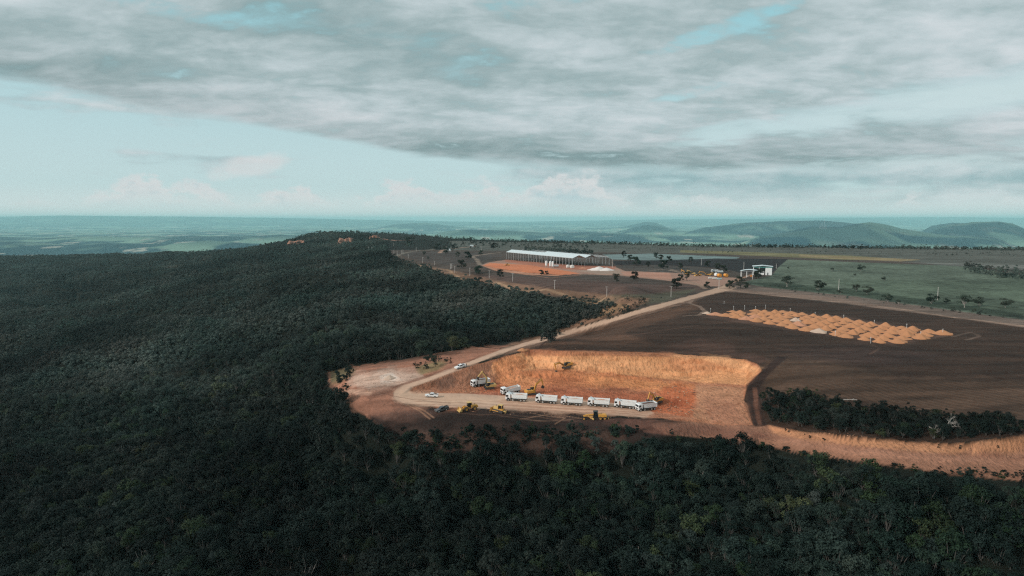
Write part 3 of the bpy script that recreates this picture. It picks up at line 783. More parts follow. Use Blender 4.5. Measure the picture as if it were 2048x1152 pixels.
# ------------------------------------------------------------------ trees
rng = np.random.default_rng(7)
def leaf_mat(name, stops, var=0.6, far_pale_amt=0.0):
    m = bpy.data.materials.new(name); m.use_nodes = True; nt = m.node_tree
    b = nt.nodes['Principled BSDF']; b.inputs['Roughness'].default_value = 0.7; b.inputs['Specular IOR Level'].default_value = 0.12
    oi = nt.nodes.new('ShaderNodeObjectInfo'); ramp = nt.nodes.new('ShaderNodeValToRGB'); cr = ramp.color_ramp
    nt.links.new(oi.outputs['Random'], ramp.inputs[0]); cr.interpolation = 'LINEAR'
    cr.elements[0].position = stops[0][0]; cr.elements[0].color = (*stops[0][1], 1)
    cr.elements[1].position = stops[-1][0]; cr.elements[1].color = (*stops[-1][1], 1)
    for p, c in stops[1:-1]: e = cr.elements.new(p); e.color = (*c, 1)
    ge = nt.nodes.new('ShaderNodeNewGeometry'); n = noise(nt, ge.outputs['Position'], 0.9, 3, 0.6)
    n2 = noise(nt, ge.outputs['Position'], 0.02, 3, 0.5)
    f = ((n - 0.5) * (2 * var) + 1.0) * ((n2 - 0.5) * 1.3 + 1.0)
    g = (n2 - 0.5) * 0.5 + 1.0
    sy = nt.nodes.new('ShaderNodeSeparateXYZ'); nt.links.new(ge.outputs['Position'], sy.inputs[0])
    dry = smooth(nt, E(nt, sy.outputs[1]), 230.0, 620.0)                    # paler, greyer leaves farther off; cloud shade on the near wood painted in
    base_ = mixc(nt, dry * far_pale_amt, ramp.outputs[0], (.078, .096, .084))
    n3 = noise(nt, ge.outputs['Position'], 0.006, 5, 0.65); f = f * ((n3 - 0.5) * 6.0 + 1.0).mx(0.3)
    n4 = noise(nt, ge.outputs['Position'], 0.011, 4, 0.6); g = g * ((n4 - 0.5) * 1.2 + 1.0)
    c = mixc(nt, 1.0, base_, comb(nt, f * g, f, f), 'MULTIPLY')
    nt.links.new(c, b.inputs['Base Color'])
    MATS[name] = m; return m
K = 1.0
leaf_mat('leaf_dark', [(0.0, (.005, .010, .008)), (.25, (.009, .018, .0145)), (.45, (.016, .026, .022)), (.6, (.009, .020, .0145)), (.78, (.029, .041, .036)), (.93, (.017, .034, .015)), (1.0, (.044, .058, .027))], far_pale_amt=0.62)
leaf_mat('leaf_plateau', [(0, (.016, .024, .018)), (.5, (.024, .034, .024)), (1.0, (.036, .044, .032))])
leaf_mat('leaf_pale', [(0, (.080, .120, .075)), (1.0, (.120, .150, .080))])
leaf_mat('leaf_yellow', [(0, (.10, .11, .035)), (1.0, (.12, .12, .04))])
mat('bark', (.07, .065, .058), 0.9, var=.3, scale=2)
mat('bark_pale', (.34, .31, .28), 0.9, var=.2, scale=2)

def tube(V, F, p0, p1, r0, r1, n=6):
    p0 = np.array(p0, float); p1 = np.array(p1, float); d = p1 - p0; d /= np.linalg.norm(d) + 1e-9
    a = np.cross(d, [0, 0, 1.0]) if abs(d[2]) < .95 else np.cross(d, [1.0, 0, 0]); a /= np.linalg.norm(a); b = np.cross(d, a)
    s = len(V)
    for p, r in ((p0, r0), (p1, r1)):
        for k in range(n):
            t = 2 * math.pi * k / n; V.append(tuple(p + a * r * math.cos(t) + b * r * math.sin(t)))
    for k in range(n): F.append((s + k, s + (k + 1) % n, s + n + (k + 1) % n, s + n + k))
    F.append(tuple(s + n + k for k in range(n)))

def tree_parts(seed, h, cr, nleaf, leaf, flat=0.75, base=0.35, lobes=9, open_=0.0, multi=1):
    """trunk (verts, faces) and crown (verts, faces): leaf clumps spread round several lobes"""
    r = np.random.default_rng(seed); V, F = [], []
    hb = h * base
    C = []
    for i in range(lobes):
        if i == 0: c = np.array([r.uniform(-.2, .2) * cr, r.uniform(-.2, .2) * cr, h - cr * .42]); rad = cr * .40
        else:
            t = 2 * math.pi * (i * 0.618 + r.uniform(-.12, .12)); q = r.uniform(.35, .78) * cr
            c = np.array([q * math.cos(t), q * math.sin(t), hb + (h - hb) * r.uniform(.14, .86) - 0.10 * q]); rad = cr * r.uniform(.24, .48)
        C.append((c, rad))
    for m in range(multi):
        lean = r.uniform(-.12, .12, 2) * h + (r.uniform(-.25, .25, 2) * cr if multi > 1 else 0)
        pts = [np.array([0, 0, -0.6]), np.array([lean[0] * .2, lean[1] * .2, hb * .6]), np.array([lean[0] * .6, lean[1] * .6, hb * 1.15])]
        r0 = 0.032 * h / multi ** .5
        tube(V, F, pts[0], pts[1], r0 * 1.2, r0 * .85); tube(V, F, pts[1], pts[2], r0 * .85, r0 * .6)
        for c, rad in C[m::multi]:
            mid = pts[2] * .45 + c * .55 + r.uniform(-.3, .3, 3)
            tube(V, F, pts[2], mid, r0 * .5, r0 * .28, 5); tube(V, F, mid, c, r0 * .28, r0 * .1, 4)
    w = np.array([rad ** 2 for _, rad in C]); w /= w.sum()
    pick = r.choice(len(C), nleaf, p=w)
    ctr = np.array([c for c, _ in C])[pick]; rd = np.array([q for _, q in C])[pick]
    d = r.normal(size=(nleaf, 3)); d /= np.linalg.norm(d, axis=1)[:, None]
    low = d[:, 2] < -.35; d[low, 2] *= -0.6
    d /= np.linalg.norm(d, axis=1)[:, None]
    rr = rd * (1 - r.uniform(0, 1, nleaf) ** 1.6 * .55) * r.uniform(.9, 1.14, nleaf)
    # clumps: thin the shell where a coarse noise is low so that gaps stay open
    P = ctr + d * rr[:, None] * np.array([1, 1, flat])
    keep = vnoise(P[:, 0] * 1.1 + P[:, 2] * .7 + seed, P[:, 1] * 1.1 - P[:, 2] * .4) > 0.30 + open_
    P, d = P[keep], d[keep]; n = len(P)
    nn = d * 1.0 + r.normal(size=(n, 3)) * .62 + np.array([0, 0, .35]); nn /= np.linalg.norm(nn, axis=1)[:, None]
    a = np.cross(nn, r.normal(size=(n, 3))); a /= np.linalg.norm(a, axis=1)[:, None]; b = np.cross(nn, a)
    s = leaf * r.uniform(.55, 1.35, (n, 1)); s2 = s * r.uniform(.45, .9, (n, 1))
    Q = np.stack([P - a * s * .5, P + b * s2 * .5 + nn * s * .1, P + a * s * .5, P - b * s2 * .5], 1).reshape(-1, 3)
    FQ = np.arange(n * 4).reshape(-1, 4)
    return (V, F), (Q, FQ)

def mesh_np(name, V, F, mats, mi=None):
    me = bpy.data.meshes.new(name)
    if isinstance(F, np.ndarray):
        me.vertices.add(len(V)); me.vertices.foreach_set('co', np.asarray(V, float).ravel())
        me.loops.add(F.size); me.loops.foreach_set('vertex_index', F.ravel().astype(np.int32))
        me.polygons.add(len(F)); me.polygons.foreach_set('loop_start', np.arange(0, F.size, 4, dtype=np.int32))
    else: me.from_pydata(V, [], F)
    for m in mats: me.materials.append(MATS[m])
    if mi is not None: me.polygons.foreach_set('material_index', mi)
    me.update(); return me

VAR = []        # (trunk mesh, crown mesh, joint mesh)
specs = [ # h, cr, nleaf, leaf, flat, base, lobes, open, multi, leaf material
 (9.0, 3.8, 3400, .40, .90, .16, 15, .02, 1), (7.6, 3.3, 2800, .38, .95, .12, 12, .05, 2), (10.4, 3.3, 3200, .40, 1.05, .16, 14, .04, 1), (6.6, 3.8, 3000, .38, .75, .10, 14, .06, 3),
 (8.6, 3.0, 2400, .38, 1.0, .18, 11, .12, 2), (8.2, 4.2, 3400, .40, .80, .20, 16, .08, 1), (7.4, 4.0, 3800, .42, 1.0, .10, 14, -.10, 1)]
LIB = bpy.data.collections.new('tree_library'); LIBF = bpy.data.collections.new('far_tree_library')
for i, (h, cr, nl, lf, fl, ba, lo, op, mu) in enumerate(specs):
    (tv, tf), (cv, cf) = tree_parts(100 + i, h, cr, nl, lf, fl, ba, lo, op, mu)
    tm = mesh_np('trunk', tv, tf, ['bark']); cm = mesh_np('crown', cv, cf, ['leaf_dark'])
    tq = [f for f in tf if len(f) == 4]
    jv = np.vstack([np.array(tv), cv]); jf = np.vstack([np.array(tq), cf + len(tv)])
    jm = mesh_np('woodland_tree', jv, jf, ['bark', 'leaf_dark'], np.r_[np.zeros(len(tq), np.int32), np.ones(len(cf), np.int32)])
    VAR.append((tm, cm, jm, h, cr))
    LIB.objects.link(bpy.data.objects.new('tree_%d' % i, jm))
for i in range(5):
    h, cr = specs[i][0], specs[i][1]
    (tv, tf), (cv, cf) = tree_parts(200 + i, h, cr * 1.1, 900, .72, .9, .08, 8, .0, 1)
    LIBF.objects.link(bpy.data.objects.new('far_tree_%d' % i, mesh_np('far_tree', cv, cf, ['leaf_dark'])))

def scatter_group(name, lib, pts, scl, rot, vi):
    me = bpy.data.meshes.new(name); n = len(pts)
    me.vertices.add(n); me.vertices.foreach_set('co', np.asarray(pts, float).ravel())
    a = me.attributes.new('sc', 'FLOAT', 'POINT'); a.data.foreach_set('value', scl)
    a = me.attributes.new('ro', 'FLOAT', 'POINT'); a.data.foreach_set('value', rot)
    a = me.attributes.new('vi', 'INT', 'POINT'); a.data.foreach_set('value', vi.astype(np.int32))
    me.update(); o = link(bpy.data.objects.new(name, me))
    ng = bpy.data.node_groups.new(name, 'GeometryNodeTree')
    ng.interface.new_socket('Geometry', in_out='INPUT', socket_type='NodeSocketGeometry')
    ng.interface.new_socket('Geometry', in_out='OUTPUT', socket_type='NodeSocketGeometry')
    gi = ng.nodes.new('NodeGroupInput'); go = ng.nodes.new('NodeGroupOutput'); ip = ng.nodes.new('GeometryNodeInstanceOnPoints')
    ci = ng.nodes.new('GeometryNodeCollectionInfo'); ci.inputs['Collection'].default_value = lib
    ci.inputs['Separate Children'].default_value = True; ci.inputs['Reset Children'].default_value = True
    def na(nm, ty):
        x = ng.nodes.new('GeometryNodeInputNamedAttribute'); x.data_type = ty; x.inputs['Name'].default_value = nm; return x.outputs['Attribute']
    cx = ng.nodes.new('ShaderNodeCombineXYZ'); ng.links.new(na('ro', 'FLOAT'), cx.inputs[2])
    ng.links.new(gi.outputs[0], ip.inputs['Points']); ng.links.new(ci.outputs[0], ip.inputs['Instance'])
    ip.inputs['Pick Instance'].default_value = True
    ng.links.new(na('vi', 'INT'), ip.inputs['Instance Index']); ng.links.new(cx.outputs[0], ip.inputs['Rotation']); ng.links.new(na('sc', 'FLOAT'), ip.inputs['Scale'])
    ng.links.new(ip.outputs[0], go.inputs[0])
    md = o.modifiers.new('scatter', 'NODES'); md.node_group = ng
    return o

forest_poly = [(-1200,530),(-300,516),(0,511),(300,507),(480,497),(560,484),(620,465),(655,458),(740,466),(775,485),(775,500),(800,516),(850,531),(900,549),(1000,569),(1100,586),(1200,597),(1246,602),(1228,612),(1180,629),
 (1150,646),(1100,667),(1040,680),(960,692),(860,710),(740,724),(668,738),(640,752),(650,775),(690,800),(722,834),(750,850),(790,864),(870,882),(900,892),(960,890),(1100,872),(1200,876),(1300,878),(1380,874),(1500,880),(1600,905),(1640,912),(1800,941),(1950,958),
 (2048,964),(3000,1000),(3200,3500),(-2500,3500),(-2500,530)]
grove_poly = [(1522,805),(1560,795),(1600,800),(1700,822),(1800,836),(1900,848),(2000,846),(2048,852),(2700,876),(2700,888),(2048,869),(1960,878),(1900,883),(1800,878),(1700,868),(1600,858),(1545,846),(1524,825)]
quarryside = [(730,790),(1560,880),(1560,910),(730,870)]
def forest_points():
    out = []
    bands = [(-40, 140, 5.6), (140, 420, 4.3), (420, 800, 5.2), (800, 1300, 7.5), (1300, 2000, 10.0), (2000, 3700, 14.0)]
    for y0, y1, s in bands:
        y0c = max(y0, 45)
        ys = np.arange(y0c, y1, s)
        xl = -1.05 * y1 - 30; xr = (0.95 * y1 + 20) if y1 <= 420 else 0.25 * y1
        xs = np.arange(xl, xr, s)
        X, Y = np.meshgrid(xs, ys); X = X + rng.uniform(-.48, .48, X.shape) * s; Y = Y + rng.uniform(-.48, .48, Y.shape) * s
        X = X.ravel(); Y = Y.ravel()
        m = (np.abs(X) < 1.05 * Y + 25); X, Y = X[m], Y[m]
        Z = H(X, Y)
        px, py = to_px(X, Y, Z + 4.5)
        px2, py2 = to_px(X, Y, Z)
        inn = pip(px, py, forest_poly) | (Y < 120)
        # never on roads, quarry, fields: base pixel must also be outside those
        bad = pip(px2, py2, [(640,750),(700,730),(850,712),(960,692),(1060,676),(1200,632),(1262,604),(1300,600),(1000,720),(1300,830),(1000,850),(850,846),(740,838),(700,812),(650,780)]) | pip(px2, py2, road_poly) | pip(px2, py2, quarry_poly) | pip(px2, py2, haul_poly) | pip(px2, py2, field_poly)
        e = np.interp(X / np.maximum(Y, 1), EU, EY)
        k = inn & ~bad & (Y < e * 1.12)
        # thinner on the dark slope under the platform
        thin = pip(px2, py2, [(760,850),(1060,850),(1060,884),(900,900),(800,890)])
        k &= ~(thin & (rng.uniform(size=len(X)) < .75))
        X, Y, Z = X[k], Y[k], Z[k]
        f = {5.6: 1.25, 4.3: 1.10, 5.2: .98, 7.5: 1.1, 10.0: 1.35, 14.0: 1.7}[s]
        sc = f * (.48 + .95 * rng.uniform(0, 1, len(X)) ** 1.6) * (0.62 + 0.80 * fbm(X / 30, Y / 30, 91, 3))
        out.append(np.c_[X, Y, Z - .2 * sc - 8.5 * np.clip(sc - .85, 0, 3), sc])
    A = np.vstack(out)
    # grove on the bank above the haul road
    X, Y = np.meshgrid(np.arange(90, 330, 2.5), np.arange(185, 262, 2.5)); X = (X + rng.uniform(-.5, .5, X.shape) * 2.5).ravel(); Y = (Y + rng.uniform(-.5, .5, Y.shape) * 2.5).ravel()
    Z = H(X, Y); px, py = to_px(X, Y, Z); k = pip(px, py, grove_poly) & ~pip(px, py, haul_poly)
    B = np.c_[X[k], Y[k], Z[k] - .2, rng.uniform(.30, .58, k.sum())]
    return A, B
FA, FB = forest_points()
print('forest', len(FA), 'grove', len(FB))

def far_mask(A): return A[:, 1] > 620
def place_tree(name, v, loc, sc, rz, label, cat, group, crown_mat=None, trunk_mat=None):
    tm, cm = VAR[v][0], VAR[v][1]
    r = empty(name, loc, rz); r.scale = (sc, sc, sc)
    t = link(bpy.data.objects.new('trunk', tm), r); c = link(bpy.data.objects.new('crown', cm), r)
    if crown_mat:
        c.material_slots[0].link = 'OBJECT'; c.material_slots[0].material = MATS[crown_mat]
    if trunk_mat:
        t.material_slots[0].link = 'OBJECT'; t.material_slots[0].material = MATS[trunk_mat]
    tag(r, label, cat, group); return r

def build_forest():
    allp = np.vstack([FA, FB]); isg = np.r_[np.zeros(len(FA), bool), np.ones(len(FB), bool)]
    px, py = to_px(allp[:, 0], allp[:, 1], allp[:, 2] + 6 * allp[:, 3])
    vis = (px > -10) & (px < 2058) & (py > 0) & (py < 1150) & (allp[:, 1] > 40)
    size = allp[:, 3] / np.hypot(allp[:, 0], allp[:, 1])
    order = np.argsort(-np.where(vis, size, 0)); top = order[:296]
    indiv = np.zeros(len(allp), bool); indiv[top] = True
    shapes = ['tall round-crowned', 'short twin-stemmed', 'tall narrow', 'low spreading', 'ragged open-crowned', 'broad flat-topped']
    for j, i in enumerate(top):
        x, y, z, s = allp[i]; v = int(rng.integers(0, 6))
        side = ['far left', 'left', 'centre left', 'centre right', 'right', 'far right'][min(5, max(0, int(px[i] // 342)))]
        row = 'at the bottom edge' if py[i] > 1080 else 'above the bottom edge' if py[i] > 1000 else 'in mid wood'
        big = 'large ' if s > 1.0 else 'small ' if s < .75 else ''
        cmat = None; word = 'dark green'
        if j in (120,): cmat, word = 'leaf_pale', 'pale green'
        
        place_tree('forest_tree', v, (x, y, z), s, float(rng.uniform(0, 6.28)),
                   f'{big}{word} {shapes[v]} tree {row}, {side}', 'tree', 'trees of the dense wood in the foreground', cmat, 'bark_pale' if j % 17 == 0 else None)
    rest = allp[~indiv]
    n = rest[rest[:, 1] <= 520]; f = rest[rest[:, 1] > 520]
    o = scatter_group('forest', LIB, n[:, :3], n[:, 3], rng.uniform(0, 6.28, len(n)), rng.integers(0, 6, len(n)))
    tag(o, 'dense dark woodland covering the slopes left of and below the quarry', kind='stuff')
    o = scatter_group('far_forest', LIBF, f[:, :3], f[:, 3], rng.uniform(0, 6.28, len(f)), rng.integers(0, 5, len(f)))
    tag(o, 'far dark woodland on the slopes falling away to the left', kind='stuff')
    # low scrub fringe beside road, pink spur and grove
    P = []
    def scrub(poly, n, s0, s1):
        xs = [p[0] for p in poly]; ys = [p[1] for p in poly]
        a = rng.uniform(min(xs), max(xs), n * 3); b = rng.uniform(min(ys), max(ys), n * 3)
        k = pip(a, b, poly); a, b = a[k][:n], b[k][:n]
        for u, v in zip(a, b):
            g = ground(u, v)
            if g is not None: P.append((g.x, g.y, g.z - .4, rng.uniform(s0, s1)))
    scrub([(662,745),(705,733),(715,742),(690,765),(700,785),(680,775)], 26, .18, .36)
    scrub([(1000,690),(1050,674),(1200,630),(1290,606),(1296,610),(1200,637),(1060,677),(1010,692)], 60, .10, .2)
    scrub([(1190,636),(1262,610),(1300,602),(1290,612),(1215,642)], 34, .2, .45)
    scrub([(1140,604),(1250,592),(1335,596),(1300,604),(1200,600)], 40, .10, .2)
    scrub([(820,730),(900,715),(905,726),(850,742)], 14, .14, .26)
    scrub([(770,862),(1260,856),(1300,872),(1100,884),(900,900),(800,886)], 120, .16, .42)
    scrub([(1530,792),(1600,785),(1700,806),(1680,822),(1560,800)], 60, .14, .34)
    scrub([(1700,812),(2048,842),(2048,850),(1900,846),(1700,824)], 40, .14, .32)
    scrub([(1475,566),(1560,572),(1700,590),(1900,616),(2048,634),(2048,640),(1900,624),(1700,598),(1480,570)], 200, .12, .30)
    scrub([(1930,533),(2048,545),(2100,552),(2100,566),(2040,562),(1930,545)], 130, .45, .85)
    scrub([(1540,855),(1700,880),(1900,895),(2048,882),(2048,892),(1900,904),(1700,888),(1545,866)], 14, .08, .16)
    scrub([(1330,866),(1560,896),(1640,918),(1500,896),(1330,880)], 50, .14, .34)
    scrub([(1620,915),(2048,950),(2048,962),(1800,945),(1620,925)], 60, .10, .26)
    P = np.array(P)
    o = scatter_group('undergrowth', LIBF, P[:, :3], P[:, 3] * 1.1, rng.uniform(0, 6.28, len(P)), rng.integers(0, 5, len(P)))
    tag(o, 'low dark scrub along the road, banks and field edges', kind='stuff')
    # thin far line of trees along the plateau's edge
    P = []
    for k in range(1500):
        u = rng.uniform(-.24, .85); e = float(np.interp(u, EU, EY)); Y = e * rng.uniform(.965, 1.01); X = u * Y
        P.append((X, Y, 0, rng.choice([rng.uniform(.55, .95), rng.uniform(.3, .6)])))
    for k in range(260):
        u = rng.uniform(-.20, .12); Y = rng.uniform(1450, 1850) * (1 if u > -.1 else 1.1); P.append((u * Y, Y, 0, rng.uniform(.5, 1.0)))
    for k in range(420):
        u = rng.uniform(-.02, .8); e = float(np.interp(u, EU, EY)); Y = e * rng.uniform(.82, .99); P.append((u * Y, Y, 0, rng.uniform(.15, .4)))
    for k in range(160):   # behind the long shed
        a, b = rng.uniform(1050, 1185), 0; b = 499 + (a - 1050) * .055 + rng.uniform(-2, 3); g = ground(a, b)
        if g is not None: P.append((g.x, g.y, 0, rng.uniform(.5, 1.0)))
    P = np.array(P); P[:, 2] = H(P[:, 0], P[:, 1]) - .5
    o = scatter_group('treeline', LIBF, P[:, :3], P[:, 3], rng.uniform(0, 6.28, len(P)), rng.integers(0, 5, len(P)))
    tag(o, 'thin dark line of trees along the far edge of the plateau', kind='stuff')
build_forest()

# single trees standing on the plateau: (px, base py, crown width px, kind of look)
single = [(923,537,20),(956,548,19),(1000,558,17),(1083,550,12),(1093,550,10),(1233,567,17),(1269,560,19),(936,518,17),(916,516,11),(962,510,11),(892,507,14),(906,503,12),
 (818,489,17),(874,500,15),(848,512,8),(856,518,6),(987,498,14),(1247,516,12),(1272,531,20),(1260,521,13),(1312,519,12),(1322,520,12),(1338,524,13),(1297,536,11),(1327,538,20),
 (1360,537,13),(1382,527,11),(1415,534,14),(1361,562,15),(1374,561,15),(1352,577,23),(1414,575,13),(1434,543,14),(1447,544,15),(1516,557,19),(1577,538,6),(1721,542,15),(1664,542,7),
 (1710,552,6),(1768,561,9),(1574,574,24),(1637,580,24),(1680,588,12),(1712,583,15),(1735,589,20),(1774,604,20),(1796,609,10),(1863,607,22),(1892,607,12),(1929,615,24),(1958,612,20),(2011,615,20),
 (852,738,12),(870,733,20),(858,722,22),(1100,600,9),(1480,577,20),(1460,577,18),(1492,577,14),(1880,868,12)]
near_words = {}
def place_singles():
    words_ = [('left of the red building ground', 1010), ('near the long shed', 1300), ('by the machinery yard', 1460), ('beside the white workshop', 1560), ('at the pasture edge', 1700), ('at the far side of the pasture strip', 1850), ('at the right end of the pasture edge', 2100)]
    for i, (px, py, w) in enumerate(single):
        if i == len(single) - 1: continue
        g = ground(px, py)
        if g is None: continue
        d = g.length; width = w * math.hypot(g.x, g.y) / FOC
        v = [3, 5, 3][i % 3] if px > 1560 else [6, 6, 0][i % 3]; cr = VAR[v][4] * 2; s = width / cr
        if 52 <= i <= 54: where = 'beside the diagonal road on the pink spur'
        elif py > 585 and px < 1200: where = 'at the plateau edge above the wood'
        else: where = [t for t, x in words_ if px < x][0]
        size = 'small shrubby' if w < 10 else 'round' if v in (0, 3) else 'wide flat-topped' if v == 5 else 'open-branched'
        near = 'with a visible pale trunk' if (px > 1560 and v != 0) else 'with a dark crown'
        dep = ['far back', 'mid-depth', 'near'][0 if py < 515 else 1 if py < 560 else 2]
        place_tree('savanna_tree', v, (g.x, g.y, g.z - .1), s, i * 1.7,
                   f'{size} tree {where}, {dep}, about {["first","second","third","fourth","fifth","sixth","seventh","eighth"][i % 8]} there' if False else f'{size} tree {where}, {dep}',
                   'tree', 'single trees on the open plateau', 'leaf_plateau', 'bark_pale' if px > 1560 else None)
place_singles()

def dead_tree(px, py, h, seed):
    g = ground(px, py); r = np.random.default_rng(seed); V, F = [], []
    def br(p, d, l, rad, dep):
        q = p + d * l; tube(V, F, p, q, rad, rad * .6, 5)
        if dep == 0: return
        for k in range(3):
            nd = d + r.normal(size=3) * .55; nd[2] = abs(nd[2]) * .8 + .1; nd /= np.linalg.norm(nd); br(q, nd, l * r.uniform(.55, .85), rad * .55, dep - 1)
    br(np.array([0, 0, -.3]), np.array([.1, 0, 1.0]), h * .38, .16, 4)
    me = mesh_np('dead_tree', V, F, ['bark_pale']); o = link(bpy.data.objects.new('dead_tree', me)); o.location = g
    return o
tag(dead_tree(1886, 874, 7.5, 3), 'bare pale dead tree leaning out above the haul road bank, the taller', 'dead tree', 'bare pale dead trees on the bank')
tag(dead_tree(1868, 878, 4.5, 5), 'small bare whitish dead sapling at the bank lip above the haul road', 'dead tree', 'bare pale dead trees on the bank')

def earth_face(px0, px1, py, hpx, dist, label, seed):
    """a bare earth cut on the wooded hill: a rough bank with real thickness"""
    gq = ground((px0 + px1) / 2, py)
    if gq is not None: dist = gq.y
    a, dy, dz = pray((px0 + px1) / 2, py); k = dist / dy
    X0, X1 = (px0 - 1024) / FOC * dist, (px1 - 1024) / FOC * dist; zb = CAMZ + dz / dy * dist; h = hpx * dist / FOC
    nx, nz = 34, 10; V = []
    r = np.random.default_rng(seed)
    for j in range(nz):
        for i in range(nx):
            u, v = i / (nx - 1), j / (nz - 1); x = X0 + (X1 - X0) * u
            top = h * (.72 + .28 * math.sin(u * 9 + seed) * .5 + .2 * r.uniform(-1, 1) * .3) * min(1, 6 * u + .3, 6 * (1 - u) + .3)
            V.append((x, dist + v * h * .55 + 3 * math.sin(u * 17 + seed) + r.uniform(-.8, .8), zb - 12 * (1 - v) + (top + 12 * 0) * v))
    F = [(j * nx + i, j * nx + i + 1, (j + 1) * nx + i + 1, (j + 1) * nx + i) for j in range(nz - 1) for i in range(nx - 1)]
    s0 = len(V); V += [(V[(nz - 1) * nx + i][0], V[(nz - 1) * nx + i][1] + 40, V[(nz - 1) * nx + i][2] - 3) for i in range(nx)]
    F += [((nz - 1) * nx + i, (nz - 1) * nx + i + 1, s0 + i + 1, s0 + i) for i in range(nx - 1)]
    me = mesh_np('earth_cliff', V, F, ['cliff_earth']); me.polygons.foreach_set('use_smooth', [True] * len(me.polygons))
    o = link(bpy.data.objects.new('earth_cliff', me)); o['kind'] = 'structure'; o['label'] = label
mat('cliff_earth', lin(150, 110, 92), .95, var=.35, scale=.12)
earth_face(674, 703, 487, 13, 1950, 'orange pink earth cliff exposed on the wooded hill at left', 1)
earth_face(573, 612, 489, 10, 2050, 'low reddish earth scar left of the cliff on the wooded hill', 2)
earth_face(738, 756, 478, 9, 1900, 'pale earth scar at the right foot of the wooded hill', 3)

# loose clods and stones in the quarry and beside the roads
def rubble():
    r = np.random.default_rng(21); lib = bpy.data.collections.new('stone_library')
    m = bpy.data.materials.new('stone_soil'); m.use_nodes = True; nt = m.node_tree; b = nt.nodes['Principled BSDF']; b.inputs['Roughness'].default_value = .95
    oi = nt.nodes.new('ShaderNodeObjectInfo'); ramp = nt.nodes.new('ShaderNodeValToRGB'); nt.links.new(oi.outputs['Random'], ramp.inputs[0]); nt.links.new(ramp.outputs[0], b.inputs['Base Color'])
    ramp.color_ramp.elements[0].color = (.16, .07, .04, 1); ramp.color_ramp.elements[1].color = (.50, .28, .17, 1); MATS['stone_soil'] = m
    for i in range(4):
        bm = bmesh.new(); bmesh.ops.create_icosphere(bm, subdivisions=2, radius=1)
        for v in bm.verts: v.co *= r.uniform(.7, 1.15)
        for v in bm.verts: v.co.z *= .6
        me = bpy.data.meshes.new('stone'); bm.to_mesh(me); bm.free(); me.materials.append(m); lib.objects.link(bpy.data.objects.new('stone_%d' % i, me))
    P = []
    areas = [([(900,770),(1000,782),(1100,788),(1290,800),(1390,820),(1390,836),(1300,812),(1100,794),(900,784)], 420, .12, .5), ([(1000,742),(1120,738),(1400,768),(1480,776),(1400,776),(1120,748)], 160, .1, .4),
             ([(1050,708),(1500,724),(1480,765),(1060,735)], 130, .1, .32), ([(1395,775),(1485,775),(1500,848),(1390,838)], 160, .1, .35), ([(1550,862),(2048,900),(2048,925),(1560,880)], 200, .08, .3),
             ([(690,745),(860,735),(800,770),(700,795)], 120, .1, .35),  ([(1300,770),(1392,775),(1390,830),(1310,825)], 160, .15, .6), ([(850,812),(1290,836),(1290,842),(850,820)], 150, .08, .28)]
    for poly, n, a, c in areas:
        xs = [p[0] for p in poly]; ys = [p[1] for p in poly]; u = r.uniform(min(xs), max(xs), n * 3); v = r.uniform(min(ys), max(ys), n * 3); k = pip(u, v, poly)
        X, Y, Z = ground_many(u[k][:n], v[k][:n]); P.append(np.c_[X, Y, Z, a + (c - a) * r.uniform(0, 1, len(X)) ** 3])
    P = np.vstack(P); o = scatter_group('rubble', lib, P[:, :3], P[:, 3], r.uniform(0, 6.28, len(P)), r.integers(0, 4, len(P)))
    tag(o, 'loose reddish clods and stones on the quarry floor, walls and tracks', kind='stuff')
rubble()

# ------------------------------------------------------------------ paint and metal
mat('white_paint', (.80, .82, .82), .35, var=.04, dirt=(.42, .28, .20), dirt_amt=.6)
mat('tipper_paint', (.76, .80, .80), .4, var=.05, dirt=(.45, .30, .21), dirt_amt=.55)
mat('yellow_paint', (.64, .31, .055), .45, var=.10, dirt=(.38, .22, .13), dirt_amt=.6)
mat('pale_yellow_paint', (.66, .43, .15), .45, var=.10, dirt=(.38, .24, .15), dirt_amt=.5)
mat('dark_frame', (.028, .034, .034), .6, var=.2)
mat('grey_paint', (.07, .075, .08), .35, var=.1, dirt=(.2, .14, .1), dirt_amt=.3)
mat('rubber', (.022, .020, .019), .85, var=.3)
mat('rim_metal', (.55, .52, .48), .5, var=.1)
mat('track_steel', (.06, .05, .045), .7, var=.3)
mat('glass', (.012, .017, .02), .08, spec=.8)
mat('lamp_lens', (.75, .73, .66), .2)
mat('red_lens', (.45, .02, .015), .3)
mat('black_load', (.10, .045, .03), .95, var=.3, scale=4)
mat('galvanised', (.62, .66, .66), .45, metal=.2, var=.06)
mat('roof_sheet', (.66, .74, .75), .4, metal=.1, var=.05, scale=.3)
mat('concrete', (.42, .40, .37), .9, var=.12)
mat('pole_concrete', (.60, .57, .53), .9, var=.08)
mat('teal_trim', (.05, .22, .20), .5, var=.1)
mat('white_wall', (.74, .76, .75), .85, var=.05)
mat('grey_shade_wall', (.28, .29, .29), .9, var=.1)
mat('chalk', (.72, .66, .62), .95, var=.1, scale=1.5, bump=.4)
mat('mound_soil', (.47, .215, .10), .95, var=.14, scale=1.2, bump=.5)
mat('mound_soil_red', (.50, .24, .14), .95, var=.14, scale=1.2, bump=.5)
mat('mound_soil_pale', (.52, .38, .29), .95, var=.12, scale=1.2, bump=.5)
mat('orange_tank', (.70, .30, .05), .5, var=.1)
mat('cloth_dark', (.03, .035, .05), .9); mat('cloth_red', (.35, .05, .03), .9); mat('skin', (.30, .17, .11), .7)
mat('blue_cover', (.35, .55, .60), .6, var=.1)
mat('sign_orange', (.70, .25, .06), .6)
mat('sack_white', (.68, .68, .64), .9, var=.1)

